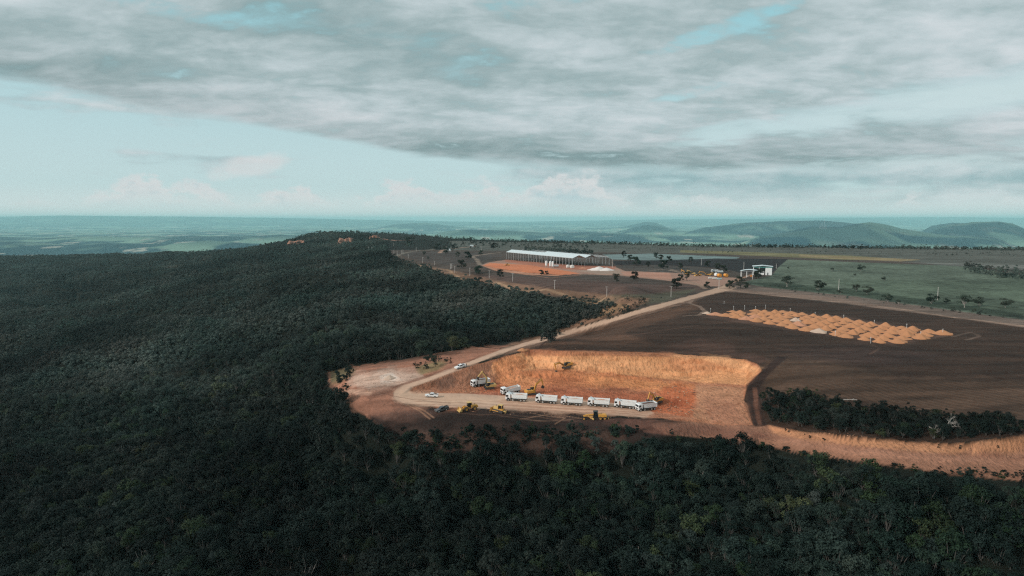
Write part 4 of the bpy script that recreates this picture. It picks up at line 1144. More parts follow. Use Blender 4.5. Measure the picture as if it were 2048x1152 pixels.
class MB:
    def __init__(s): s.v, s.f, s.m, s.mats, s.sm = [], [], [], [], []
    def _mi(s, m):
        if m not in s.mats: s.mats.append(m)
        return s.mats.index(m)
    def add(s, V, F, m, smooth=False):
        o = len(s.v); s.v += [tuple(map(float, p)) for p in V]; k = s._mi(m)
        for f in F: s.f.append(tuple(o + i for i in f)); s.m.append(k); s.sm.append(smooth)
    def box(s, c, d, m, rz=0, ry=0, taper=1.0):
        x, y, z = d[0] / 2, d[1] / 2, d[2] / 2
        V = [(-x, -y, -z), (x, -y, -z), (x, y, -z), (-x, y, -z), (-x * taper, -y * taper, z), (x * taper, -y * taper, z), (x * taper, y * taper, z), (-x * taper, y * taper, z)]
        M = Matrix.Translation(c) @ Euler((0, ry, rz)).to_matrix().to_4x4()
        s.add([M @ Vector(v) for v in V], [(0, 3, 2, 1), (4, 5, 6, 7), (0, 1, 5, 4), (1, 2, 6, 5), (2, 3, 7, 6), (3, 0, 4, 7)], m)
    def prism(s, prof, y0, y1, m, inset=0.0):
        """profile in (x, z), extruded along y, ends slightly inset for a chamfer"""
        n = len(prof); cx = sum(p[0] for p in prof) / n; cz = sum(p[1] for p in prof) / n
        if inset:
            k = inset; L = []
            for yy, f in ((y0, 1), (y0 + k, 0), (y1 - k, 0), (y1, 1)):
                for x, z in prof:
                    dx, dz = x - cx, z - cz; l = math.hypot(dx, dz) + 1e-6
                    q = max(0, 1 - k * f / l); L.append((cx + dx * q, yy, cz + dz * q))
            F = [tuple(range(n))[::1]] + [tuple(3 * n + i for i in range(n))[::-1]]
            for r in range(3):
                for i in range(n):
                    j = (i + 1) % n; F.append((r * n + i, (r + 1) * n + i, (r + 1) * n + j, r * n + j))
            s.add(L, F, m)
        else:
            V = [(x, y0, z) for x, z in prof] + [(x, y1, z) for x, z in prof]
            s.add(V, [tuple(range(n)), tuple(range(n, 2 * n))[::-1]] + [(i, n + i, n + (i + 1) % n, (i + 1) % n) for i in range(n)], m)
    def cyl(s, p0, p1, r, m, n=14, r1=None, smooth=True):
        p0 = Vector(p0); p1 = Vector(p1); d = (p1 - p0).normalized(); r1 = r if r1 is None else r1
        a = d.cross(Vector((0, 0, 1)) if abs(d.z) < .9 else Vector((1, 0, 0))).normalized(); b = d.cross(a)
        V = []
        for p, q in ((p0, r), (p1, r1)):
            for k in range(n): t = 2 * math.pi * k / n; V.append(p + a * q * math.cos(t) + b * q * math.sin(t))
        s.add(V, [(k, (k + 1) % n, n + (k + 1) % n, n + k) for k in range(n)], m, smooth)
        s.add(V, [tuple(range(n))[::-1], tuple(range(n, 2 * n))], m)
    def mesh(s, name):
        me = bpy.data.meshes.new(name); me.from_pydata(s.v, [], s.f)
        for m in s.mats: me.materials.append(MATS[m])
        me.polygons.foreach_set('material_index', s.m); me.polygons.foreach_set('use_smooth', s.sm)
        me.update(); bm = bmesh.new(); bm.from_mesh(me); bmesh.ops.recalc_face_normals(bm, faces=bm.faces); bm.to_mesh(me); bm.free()
        return me
    def build(s, name, parent=None, loc=None):
        o = link(bpy.data.objects.new(name, s.mesh(name)), parent)
        if loc is not None: o.location = loc
        return o
def kids(o): return [c for c in COL.objects if c.parent == o]
def copy_tree(o, parent=None):
    c = o.copy(); COL.objects.link(c); c.parent = parent
    for ch in list(o.children): copy_tree(ch, c)
    return c

def wheel(parent, x, y, r, w, rim='rim_metal'):
    t = MB(); sg = 1 if y > 0 else -1
    t.cyl((0, -w / 2, 0), (0, w / 2, 0), r, 'rubber', 18)
    o = t.build('wheel', parent, (x, y, r))
    q = MB(); q.cyl((0, sg * (w / 2 - .02), 0), (0, sg * (w / 2 + .03), 0), r * .58, rim, 14); q.cyl((0, sg * (w / 2 + .03), 0), (0, sg * (w / 2 + .09), 0), r * .2, 'dark_frame', 8)
    q.build('rim', o)
    return o

def place2(o, pf, pr, lift=0.0):
    """put a vehicle whose front is at pixel pf and rear at pixel pr on the ground"""
    a = ground(*pf); b = ground(*pr); d = a - b; mid = (a + b) / 2
    o.location = (mid.x, mid.y, gz(mid.x, mid.y) + lift)
    yaw = math.atan2(d.y, d.x); L = math.hypot(d.x, d.y)
    pitch = -math.atan2(a.z - b.z, L); pitch = max(-.2, min(.2, pitch))
    # sideways lean from the ground itself
    nx, ny = -math.sin(yaw), math.cos(yaw); w = 1.4
    za, zb = gz(mid.x + nx * w, mid.y + ny * w), gz(mid.x - nx * w, mid.y - ny * w)
    roll = max(-.08, min(.08, math.atan2(za - zb, 2 * w)))
    o.rotation_euler = (roll, pitch, yaw)
    return o

# ------------------------------------------------------------------ eight-wheel tipper truck (front towards +x)
def make_tipper(tilt=0.0):
    t = empty('dump_truck')
    c = MB(); c.box((-.2, 0, .86), (8.3, .9, .30), 'dark_frame'); c.box((3.9, 0, .55), (.35, 2.35, .42), 'dark_frame')
    c.box((-.2, .98, .80), (1.0, .5, .55), 'dark_frame'); c.box((-.2, -.98, .80), (1.0, .5, .55), 'dark_frame')
    for x in (3.05, 1.25, -1.95, -3.3): c.cyl((x, -1.0, .52), (x, 1.0, .52), .12, 'dark_frame', 8)
    for y in (-1.08, 1.08): c.box((-2.6, y, 1.16), (2.6, .42, .08), 'dark_frame'); c.box((1.25, y, 1.16), (1.2, .42, .08), 'dark_frame')
    c.build('chassis', t)
    k = MB(); prof = [(4.20, .70), (4.22, 1.75), (4.08, 2.75), (3.90, 2.95), (2.35, 3.02), (2.25, 2.9), (2.25, 1.05), (2.55, 1.05), (2.62, 1.30), (2.95, 1.48), (3.35, 1.38), (3.52, 1.05), (3.55, .70)]
    k.prism(prof, -1.22, 1.22, 'white_paint', .06)
    cab = k.build('cab', t)
    g = MB(); g.add([(4.235, -1.05, 1.85), (4.235, 1.05, 1.85), (4.125, 1.0, 2.62), (4.125, -1.0, 2.62)], [(0, 1, 2, 3)], 'glass'); g.build('windscreen', cab)
    for y in (-1.232, 1.232):
        g = MB(); g.add([(3.05, y, 1.78), (3.95, y, 1.78), (3.88, y, 2.52), (3.05, y, 2.58)], [(0, 1, 2, 3)], 'glass'); g.build('side_window', cab)
    g = MB(); g.box((4.24, 0, 1.15), (.05, 1.5, .55), 'dark_frame'); g.build('grille', cab)
    for y in (-.95, .95): g = MB(); g.box((4.09, y, .62), (.06, .42, .2), 'lamp_lens'); g.build('headlight', cab)
    for y in (-1.36, 1.36): g = MB(); g.box((4.0, y, 2.2), (.12, .22, .62), 'dark_frame'); g.build('mirror', cab)
    # tipping body: floor, sloping sides, headboard with canopy over the cab, ribs, tailgate
    b = MB(); z0, z1 = 1.30, 2.85
    x0, x1 = -4.25, 1.95
    def panel(P, th, nrm):
        nrm = Vector(nrm); A = [Vector(p) for p in P]; B = [p + nrm * th for p in A]; n = len(A)
        b.add(A + B, [tuple(range(n)), tuple(range(n, 2 * n))[::-1]] + [(i, (i + 1) % n, n + (i + 1) % n, n + i) for i in range(n)], 'tipper_paint')
    for sy in (-1, 1):
        panel([(x0, sy * 1.12, z0), (x1 - .35, sy * 1.12, z0), (x1, sy * 1.24, z1), (x0, sy * 1.24, z1)], .07, (0, -sy, 0))
        b.box(((x0 + x1) / 2, sy * 1.255, z1 + .03), (x1 - x0 + .1, .12, .12), 'tipper_paint')
        b.box(((x0 + x1) / 2 - .15, sy * 1.16, z0 + .62), (x1 - x0 - .3, .10, .10), 'tipper_paint')
        b.box((x0 + .06, sy * 1.20, (z0 + z1) / 2 + .1), (.14, .16, z1 - z0 + .35), 'tipper_paint')
    panel([(x0, -1.12, z0), (x1 - .35, -1.12, z0), (x1 - .35, 1.12, z0), (x0, 1.12, z0)], .08, (0, 0, -1))
    panel([(x1 - .35, -1.12, z0), (x1, -1.24, z1), (x1, 1.24, z1), (x1 - .35, 1.12, z0)], .07, (-1, 0, 0))
    panel([(x1, -1.2, z1 - .05), (x1 + 1.25, -1.15, z1 + .52), (x1 + 1.25, 1.15, z1 + .52), (x1, 1.2, z1 - .05)], .07, (0, 0, 1))
    b.box((-1.0, 0, 1.12), (5.6, .7, .2), 'dark_frame')
    body = b.build('tipper_body', t)
    g = MB(); g.box((x0 - .06, 0, (z0 + z1) / 2 + .08), (.09, 2.3, z1 - z0 + .1), 'tipper_paint')
    for y in (-.7, 0, .7): g.box((x0 - .13, y, (z0 + z1) / 2), (.07, .1, z1 - z0 - .2), 'tipper_paint')
    g.build('tailgate', body)
    if tilt: body.rotation_euler = (0, tilt, 0); body.location = (x0 - x0 * math.cos(tilt), 0, 1.2 - 1.2 * math.cos(tilt) + x0 * math.sin(tilt))
    for y in (-1.0, 1.0):
        for x in (3.05, 1.25, -1.95, -3.3): wheel(t, x, y, .52, .34)
    for y in (-.9, .9): g = MB(); g.box((-4.28, y, .9), (.05, .35, .15), 'red_lens'); g.build('tail_light', t)
    return t
def add_load(t, matn, seed, low=0.0):
    body = [c for c in t.children if c.name.startswith('tipper_body')][0]
    g = MB(); nx, ny = 14, 6; r = np.random.default_rng(seed); V = []
    for i in range(nx):
        for j in range(ny):
            u, v = i / (nx - 1), j / (ny - 1)
            V.append((-4.1 + 5.85 * u, -1.13 + 2.26 * v, 2.45 + low + .55 * math.sin(math.pi * v) * math.sin(math.pi * min(1, u * 1.05)) + r.uniform(-.06, .06)))
    F = [(i * ny + j, (i + 1) * ny + j, (i + 1) * ny + j + 1, i * ny + j + 1) for i in range(nx - 1) for j in range(ny - 1)]
    g.add(V, F, matn, True); g.build('load', body)

trucks = [ # front px, rear px, label, load
 ((945,773.5),(975.5,769), 'white dump truck loaded with dark soil, parked farthest left beside the raised yellow excavator boom', 'black_load', 0),
 ((1006,789),(1036,784.5), 'white dump truck with raised slanted bed, behind the head of the row', None, .10),
 ((1014,800.5),(1051,802.5), 'white dump truck heading the parked row, in front of the slanted-bed truck', None, 0),
 ((1073,804),(1111.5,807), 'second white dump truck of the row, just right of the half-hidden yellow excavator', None, 0),
 ((1123.5,808),(1162.5,810.5), 'third white dump truck of the parked row, midway along the quarry floor', None, 0),
 ((1177.5,811),(1216.5,813.5), 'fourth white dump truck of the row, parked directly above the yellow grader', None, 0),
 ((1229,812.8),(1270,817), 'fifth white dump truck of the row, nose to tail behind the loaded angled one', None, 0),
 ((1273,822),(1310,817.5), 'white dump truck full of reddish soil, angled by the right end excavator', 'black_load', 0)]
proto = make_tipper()
_first = True
GT = 'white dump trucks in the quarry'
TR = []
for i, (pf, pr, lab, load, tilt) in enumerate(trucks):
    t = make_tipper(tilt) if tilt else (proto if i == 0 else copy_tree(proto))
    if i == 0: t = proto
    TR.append((t, pf, pr, lab, load))
for i, (t, pf, pr, lab, load) in enumerate(TR):
    place2(t, pf, pr); tag(t, lab, 'truck', GT)
    add_load(t, load or 'mound_soil_red', i, 0 if load else -.38 + .1 * (i % 3))

# ------------------------------------------------------------------ crawler excavator (front towards +x)
def crawler(parent, L, W, r, tw, gauge):
    for sy in (-1, 1):
        g = MB(); n = 10; prof = []
        for k in range(n + 1): t = math.pi / 2 + math.pi * k / n; prof.append((-L / 2 + r + r * math.cos(t), r + r * math.sin(t)))
        for k in range(n + 1): t = -math.pi / 2 + math.pi * k / n; prof.append((L / 2 - r + r * math.cos(t), r + r * math.sin(t)))
        g.prism(prof, sy * gauge - tw / 2, sy * gauge + tw / 2, 'track_steel')
        for k in range(7): x = -L / 2 + r + (L - 2 * r) * k / 6; g.cyl((x, sy * (gauge + tw / 2 * .0) - tw / 2 - .03, r * .62), (x, sy * gauge + tw / 2 + .03, r * .62), r * .34, 'dark_frame', 10)
        g.build('crawler_track', parent)
def make_excavator(boom=(1.05, 3.2), stick=-1.3, bucket=-1.9, slew=0.0, paint='yellow_paint', blen=5.7, slen=2.9):
    t = empty('excavator')
    crawler(t, 4.3, 3.0, .45, .6, 1.2)
    g = MB(); g.box((0, 0, .62), (2.2, 1.9, .4), 'track_steel'); g.cyl((0, 0, .8), (0, 0, 1.05), .7, 'track_steel', 16); g.build('undercarriage', t)
    h = MB()
    h.prism([(1.35, 1.05), (1.35, 1.35), (.4, 1.45), (.2, 2.0), (-2.2, 2.1), (-2.75, 1.85), (-2.8, 1.15), (-2.3, 1.02)], -1.35, 1.35, 'yellow_paint' if paint is None else paint, .08)
    h.box((-2.35, 0, 1.5), (.95, 2.74, 1.0), paint); h.box((-1.2, .35, 2.14), (1.5, 1.4, .12), 'dark_frame'); h.cyl((-1.6, -.6, 2.1), (-1.6, -.6, 2.6), .08, 'dark_frame', 8)
    house = h.build('house', t)
    c = MB(); c.prism([(1.45, 1.3), (1.5, 2.1), (1.15, 2.95), (-.1, 2.98), (-.2, 1.3)], .38, 1.33, 'dark_frame', .05); c.prism([(1.2, 2.96), (1.1, 3.04), (-.1, 3.05), (-.15, 2.97)], .42, 1.3, paint)
    cab = c.build('cab', house)
    w = MB(); w.add([(1.46, .46, 1.5), (1.46, 1.25, 1.5), (1.18, 1.25, 2.88), (1.18, .46, 2.88)], [(0, 1, 2, 3)], 'glass'); w.add([(0, 1.345, 1.9), (1.3, 1.345, 1.9), (1.08, 1.345, 2.85), (0, 1.345, 2.85)], [(0, 1, 2, 3)], 'glass'); w.build('cab_window', cab)
    # boom with a knee, stick and bucket
    p0 = Vector((1.0, -.1, 1.5)); a = boom[0]; knee = p0 + Vector((math.cos(a + .28), 0, math.sin(a + .28))) * blen * .5; tip = knee + Vector((math.cos(a - .32), 0, math.sin(a - .32))) * blen * .52
    def arm(name, P, wd, hs):
        m = MB(); n = len(P); U = []; D = []
        for i, p in enumerate(P):
            d = (P[min(i + 1, n - 1)] - P[max(i - 1, 0)]).normalized(); nr = Vector((-d.z, 0, d.x)); U.append(p + nr * hs[i] / 2); D.append(p - nr * hs[i] / 2)
        prof = [(p.x, p.z) for p in U] + [(p.x, p.z) for p in D[::-1]]
        for i in range(n - 1):
            m.prism([(U[i].x, U[i].z), (U[i + 1].x, U[i + 1].z), (D[i + 1].x, D[i + 1].z), (D[i].x, D[i].z)], -.1 - wd / 2 - i * .002, -.1 + wd / 2 + i * .002, paint)
        return m
    b = arm('boom', [p0, knee, tip], .42, [.45, .72, .36]).build('boom', house)
    r_ = MB(); r_.cyl(p0 + Vector((.5, .3, -.2)), knee + Vector((-.1, .3, -.1)), .10, 'dark_frame', 8); r_.cyl(p0 + Vector((.5, -.5, -.2)), knee + Vector((-.1, -.4, -.1)), .10, 'dark_frame', 8); r_.build('boom_ram', b)
    sd = a - .32 + stick; back = tip - Vector((math.cos(sd), 0, math.sin(sd))) * .6; end = tip + Vector((math.cos(sd), 0, math.sin(sd))) * slen
    s_ = arm('stick', [back, tip, end], .34, [.3, .5, .26]).build('stick', house)
    r_ = MB(); r_.cyl(knee + Vector((0, 0, .45)), back, .09, 'dark_frame', 8); r_.build('stick_ram', s_)
    bd = sd + bucket; ax = Vector((math.cos(bd), 0, math.sin(bd))); ay = Vector((-ax.z, 0, ax.x))
    q = [(0, -.25), (-.1, .35), (.35, .75), (.95, .62), (1.2, .1), (1.15, -.1), (.85, .42), (.4, .52), (.12, .2), (.12, -.2)]
    m = MB(); m.prism([((end + ax * u + ay * v).x, (end + ax * u + ay * v).z) for u, v in q], -.7, .5, 'track_steel')
    for y in (-.7, .46): m.prism([((end + ax * u + ay * v).x, (end + ax * u + ay * v).z) for u, v in [(0, -.25), (-.1, .35), (.35, .75), (.95, .62), (1.2, .1)]], y, y + .04, 'track_steel')
    m.build('bucket', s_)
    house.rotation_euler = (0, 0, slew)
    return t
GE = 'yellow excavators working in the quarry'
# far left: rear towards the right, boom raised over the first truck
e = make_excavator(boom=(1.22, 0), stick=-1.75, bucket=-1.1, slew=R(8), paint='pale_yellow_paint', blen=6.6, slen=2.6)
place2(e, (967, 777.5), (989, 776.5)); tag(e, 'bright yellow excavator with boom raised high over the leftmost dump truck', 'excavator', GE)
# second: behind the row, boom reaching right into the bank
e = make_excavator(boom=(.95, 0), stick=-1.9, bucket=-1.2, slew=R(12))
place2(e, (1076, 788), (1051, 789.5)); tag(e, 'yellow excavator half hidden behind the truck row, boom arched towards the bank', 'excavator', GE)
# on the bench: arm hanging over the edge towards the camera-left
e = make_excavator(boom=(.30, 0), stick=-1.7, bucket=-.3, slew=R(38), blen=5.4, slen=3.0)
place2(e, (1122.5, 736), (1143.5, 734.5)); tag(e, 'yellow excavator on the quarry bench with its arm hanging over the slope', 'excavator', GE)
# right end loading the last truck
e = make_excavator(boom=(.75, 0), stick=-1.6, bucket=-1.2, slew=R(10), blen=4.8, slen=2.4)
place2(e, (1301, 806), (1324, 802)); tag(e, 'yellow excavator at the right end of the quarry floor loading the last truck', 'excavator', GE)

# ------------------------------------------------------------------ crawler dozer
def make_dozer():
    t = empty('bulldozer'); crawler(t, 4.2, 2.6, .5, .56, 1.0)
    h = MB(); h.prism([(2.1, .8), (2.15, 1.9), (.3, 2.05), (.1, 1.1), (-1.9, 1.1), (-1.9, .7)], -.62, .62, 'pale_yellow_paint', .05); h.box((-1.2, 0, 1.25), (1.5, 1.7, .5), 'yellow_paint'); h.cyl((1.2, .2, 2.0), (1.2, .2, 2.7), .07, 'dark_frame', 8)
    h.build('hood', t)
    c = MB(); c.prism([(.15, 1.45), (.1, 2.75), (-1.3, 2.75), (-1.4, 1.45)], -.75, .75, 'glass', .04); c.box((-.6, 0, 2.84), (1.75, 1.75, .14), 'pale_yellow_paint')
    for x in (.12, -1.32):
        for y in (-.76, .76): c.box((x, y, 2.1), (.12, .12, 1.35), 'yellow_paint')
    c.build('cab', t)
    for sy in (-1, 1):
        g = MB(); g.box((1.1, sy * 1.42, .55), (3.2, .16, .26), 'yellow_paint'); g.build('push_arm', t)
    b = MB(); prof = [(2.75, .1), (2.95, .12), (2.80, .7), (2.98, 1.35), (2.84, 1.38), (2.62, .7)]; b.prism(prof, -1.85, 1.85, 'yellow_paint'); b.box((2.62, 0, .7), (.12, 3.2, .35), 'yellow_paint'); b.build('blade', t)
    r_ = MB(); r_.box((-2.5, 0, .75), (.9, 1.0, .25), 'pale_yellow_paint')
    for y in (-.5, 0, .5): r_.box((-2.95, y, .65), (.12, .12, 1.0), 'pale_yellow_paint')
    r_.build('ripper', t)
    return t
d = make_dozer(); place2(d, (988, 821), (1007, 826)); tag(d, 'yellow bulldozer facing away left on the dark ground, its ripper towards the camera', 'bulldozer')

# ------------------------------------------------------------------ wheel loader
def make_loader():
    t = empty('wheel_loader')
    h = MB(); h.prism([(-.3, 1.0), (-.3, 2.1), (-2.9, 1.95), (-3.2, 1.5), (-3.2, .9)], -.85, .85, 'yellow_paint', .08); h.box((1.3, 0, 1.1), (2.2, 1.1, .8), 'yellow_paint'); h.box((0, 0, .95), (.9, .6, .5), 'dark_frame'); h.cyl((-1.9, .3, 2.0), (-1.9, .3, 2.6), .07, 'dark_frame', 8); h.build('body', t)
    c = MB(); c.prism([(.95, 1.5), (.85, 3.0), (-.6, 3.05), (-.65, 1.5)], -.72, .72, 'glass', .05); c.box((.15, 0, 3.1), (1.75, 1.6, .12), 'pale_yellow_paint'); c.build('cab', t)
    for sy in (-1, 1):
        g = MB(); g.prism([(1.5, 1.8), (2.3, 1.75), (3.6, .7), (3.4, .5), (2.2, 1.3), (1.5, 1.4)], sy * .55 - .1, sy * .55 + .1, 'yellow_paint'); g.build('lift_arm', t)
    b = MB(); b.prism([(3.4, .12), (4.7, .08), (4.72, .18), (3.7, .3), (3.55, .8), (3.9, 1.35), (3.75, 1.4), (3.35, .85)], -1.45, 1.45, 'pale_yellow_paint')
    for y in (-1.45, 1.4): b.prism([(3.4, .12), (4.6, .12), (3.9, 1.35), (3.35, .85)], y, y + .05, 'pale_yellow_paint')
    b.build('bucket', t)
    for x in (1.6, -1.7):
        for y in (-1.05, 1.05): wheel(t, x, y, .78, .6, 'yellow_paint')
    return t
w_ = make_loader(); place2(w_, (925, 822), (953, 818)); tag(w_, 'yellow wheel loader with lowered bucket on the dark ground below the road', 'wheel loader')

# ------------------------------------------------------------------ motor grader
def make_grader():
    t = empty('motor_grader')
    f = MB(); f.prism([(4.4, 1.15), (4.5, 1.6), (3.2, 1.95), (.6, 2.15), (.4, 1.7), (2.9, 1.5), (4.0, 1.1)], -.22, .22, 'yellow_paint', .04); f.box((4.3, 0, .95), (.4, 1.9, .25), 'dark_frame'); f.build('front_frame', t)
    h = MB(); h.prism([(-1.1, 1.0), (-1.1, 2.15), (-3.8, 2.05), (-4.2, 1.8), (-4.2, .95)], -.68, .68, 'yellow_paint', .06); h.box((-2.6, 0, .8), (2.9, 1.5, .35), 'dark_frame'); h.cyl((-2.2, .2, 2.1), (-2.2, .2, 2.7), .07, 'dark_frame', 8); h.build('engine_hood', t)
    c = MB(); c.prism([(.65, 1.55), (.55, 3.1), (-1.0, 3.1), (-1.05, 1.1), (.3, 1.1)], -.78, .78, 'glass', .05); c.box((-.2, 0, 3.16), (1.8, 1.7, .1), 'dark_frame'); c.build('cab', t)
    b = MB(); b.box((1.6, 0, .55), (.12, 3.6, .62), 'pale_yellow_paint', rz=.6); b.build('blade', t)
    r_ = MB(); r_.cyl((1.6, 0, .9), (1.6, 0, 1.02), .75, 'yellow_paint', 20); r_.prism([(1.4, 1.0), (4.0, 1.25), (4.0, 1.1), (1.4, .88)], -.12, .12, 'yellow_paint'); r_.build('turntable', t)
    q = MB(); q.box((-4.6, 0, .8), (.5, 1.4, .25), 'dark_frame')
    for y in (-.6, 0, .6): q.box((-4.85, y, .6), (.12, .12, .9), 'pale_yellow_paint', ry=.3)
    q.build('ripper', t)
    for y in (-.95, .95):
        for x in (4.2, -1.9, -3.5): wheel(t, x, y, .62, .38, 'yellow_paint')
    return t
g_ = make_grader(); place2(g_, (1169, 838.5), (1213, 838)); tag(g_, 'yellow motor grader with black cab on the dark ground below the trucks', 'motor grader')

# ------------------------------------------------------------------ pickups
def make_pickup(paint, load=False):
    t = empty('pickup_truck')
    b = MB()
    b.prism([(2.6, .45), (2.65, .95), (1.35, 1.10), (-2.62, 1.08), (-2.65, .5), (-1.95, .42), (-1.85, .72), (-1.5, .85), (-1.15, .72), (-1.05, .42), (1.15, .42), (1.25, .72), (1.6, .85), (1.95, .72), (2.05, .42)], -.92, .92, paint, .06)
    body = b.build('body', t)
    c = MB(); c.prism([(1.2, 1.08), (.45, 1.72), (-.75, 1.74), (-.95, 1.08)], -.80, .80, paint, .1); cab = c.build('cabin', t)
    w = MB(); w.add([(1.13, -.66, 1.17), (1.13, .66, 1.17), (.53, .60, 1.68), (.53, -.60, 1.68)], [(0, 1, 2, 3)], 'glass'); w.build('windscreen', cab)
    for y in (-.808, .808):
        w = MB(); w.add([(.95, y, 1.14), (.42, y, 1.62), (-.7, y, 1.64), (-.84, y, 1.14)], [(0, 1, 2, 3)], 'glass'); w.build('side_window', cab)
    bed = MB(); bed.box((-1.75, 0, 1.10), (1.5, 1.55, .04), 'dark_frame')
    for y in (-.86, .86): bed.box((-1.75, y, 1.22), (1.7, .1, .28), paint)
    bed.box((-2.58, 0, 1.2), (.08, 1.7, .3), paint)
    if load: bed.box((-1.6, .1, 1.32), (1.0, 1.1, .4), 'dark_frame', taper=.8)
    bed.build('cargo_bed', t)
    for y in (-.7, .7): g = MB(); g.box((2.62, y, .82), (.06, .34, .16), 'lamp_lens'); g.build('headlight', body)
    for y in (-.8, .8): g = MB(); g.box((-2.64, y, .9), (.04, .14, .24), 'red_lens'); g.build('tail_light', body)
    for x in (1.6, -1.5):
        for y in (-.82, .82): wheel(t, x, y, .38, .24)
    return t
p = make_pickup('white_paint', True); place2(p, (853, 793.5), (873.5, 794.5)); tag(p, 'white pickup truck with a loaded bed parked on the flat just past the hairpin', 'pickup truck')
p = make_pickup('white_paint'); place2(p, (910.5, 739), (931, 733)); tag(p, 'white pickup truck parked on the sloping road above the quarry', 'pickup truck')
p = make_pickup('grey_paint'); place2(p, (877, 823.5), (891, 819.5)); tag(p, 'dark grey pickup truck on the dark ground below the road', 'pickup truck')

# ------------------------------------------------------------------ people (a few pixels tall in the picture)
def make_person(px, py, face, top, label):
    g = ground(px, py)
    V = [(0, 0, .92), (0, 0, 1.12), (0, 0, 1.38), (0, 0, 1.50), (.01, 0, 1.62), (.02, 0, 1.74),
         (0, .19, 1.40), (.03, .24, 1.14), (.13, .22, .93), (.17, .21, .84), (0, -.19, 1.40), (-.04, -.24, 1.14), (.02, -.25, .90), (.04, -.25, .80),
         (0, .10, .86), (.05, .11, .48), (.0, .12, .08), (.14, .13, .04), (0, -.10, .86), (-.02, -.11, .48), (-.08, -.12, .08), (.06, -.13, .04)]
    rr = [.15, .14, .16, .07, .10, .09, .075, .05, .04, .035, .075, .05, .04, .035, .10, .07, .05, .04, .10, .07, .05, .04]
    Ed = [(0, 1), (1, 2), (2, 3), (3, 4), (4, 5), (2, 6), (6, 7), (7, 8), (8, 9), (2, 10), (10, 11), (11, 12), (12, 13), (0, 14), (14, 15), (15, 16), (16, 17), (0, 18), (18, 19), (19, 20), (20, 21)]
    me = bpy.data.meshes.new('person'); me.from_pydata(V, Ed, []); o = link(bpy.data.objects.new('person', me))
    sk = o.modifiers.new('skin', 'SKIN'); me.skin_vertices[0].data[0].use_root = True
    for i, q in enumerate(rr): me.skin_vertices[0].data[i].radius = (q, q)
    o.modifiers.new('sub', 'SUBSURF').levels = 1
    m = bpy.data.materials.new('person_cloth'); m.use_nodes = True; nt = m.node_tree; b = nt.nodes['Principled BSDF']; b.inputs['Roughness'].default_value = .9
    tc = nt.nodes.new('ShaderNodeTexCoord'); sp_ = nt.nodes.new('ShaderNodeSeparateXYZ'); nt.links.new(tc.outputs['Object'], sp_.inputs[0]); z = E(nt, sp_.outputs[2])
    c = mixc(nt, smooth(nt, z, .90, .93), (.03, .04, .07), top); c = mixc(nt, smooth(nt, z, 1.48, 1.50), c, (.28, .16, .10)); c = mixc(nt, smooth(nt, z, 1.70, 1.72), c, (.02, .015, .012))
    nt.links.new(c, b.inputs['Base Color']); me.materials.append(m)
    o.location = (g.x, g.y, g.z); o.rotation_euler = (0, 0, face); tag(o, label, 'person')
    return o
make_person(1015, 802.5, 2.5, (.05, .05, .07), 'person in dark clothes standing by the nose of the leftmost truck of the row')
make_person(933, 734, 2.8, (.10, .05, .04), 'person in dark clothes standing behind the white pickup on the sloping road')

# ------------------------------------------------------------------ spoil mounds on the dark field
def make_mound(seed, matn):
    r = np.random.default_rng(seed); m = MB(); nr, na = 9, 26; V = [(0, 0, 0)]; ph = r.uniform(0, 6, 4)
    ex = r.uniform(.9, 1.15); ridge = r.uniform(0, .28); ra = r.uniform(0, 3.1)
    for i in range(nr):
        q = (i + 1) / nr
        for k in range(na):
            t = 2 * math.pi * k / na; rad = q * (1 + .07 * math.sin(3 * t + ph[0]) + .05 * math.sin(5 * t + ph[1]))
            z = -(math.sqrt(q * q + .045) - .2) * (1 + .05 * math.sin(5 * t + ph[2]) + .04 * math.sin(2 * t + ph[3]))
            if q > .75: z += (q - .75) * .55 * (1 + .3 * math.sin(9 * t + ph[3]))
            rq = rad * (1 + ridge * abs(math.cos(t - ra))); V.append((rq * math.cos(t) * ex, rq * math.sin(t) / ex, z + r.uniform(-.012, .012)))
    V = [(x, y, z + 1.0) for x, y, z in V]
    zmin = min(v[2] for v in V[-na:]); V = [(x, y, (z - zmin * .8) / (1 - zmin * .8)) for x, y, z in V]
    V += [(x * 1.03, y * 1.03, -.25) for x, y, z in V[-na:]]
    F = [(0, 1 + k, 1 + (k + 1) % na) for k in range(na)]
    for i in range(nr): F += [(1 + i * na + k, 1 + (i + 1) * na + k, 1 + (i + 1) * na + (k + 1) % na, 1 + i * na + (k + 1) % na) for k in range(na)]
    m.add(V, F, matn, True); return m.mesh('soil_mound')
mm = [make_mound(s, 'mound_soil') for s in range(6)] + [make_mound(9, 'mound_soil_red'), make_mound(10, 'mound_soil_pale')]
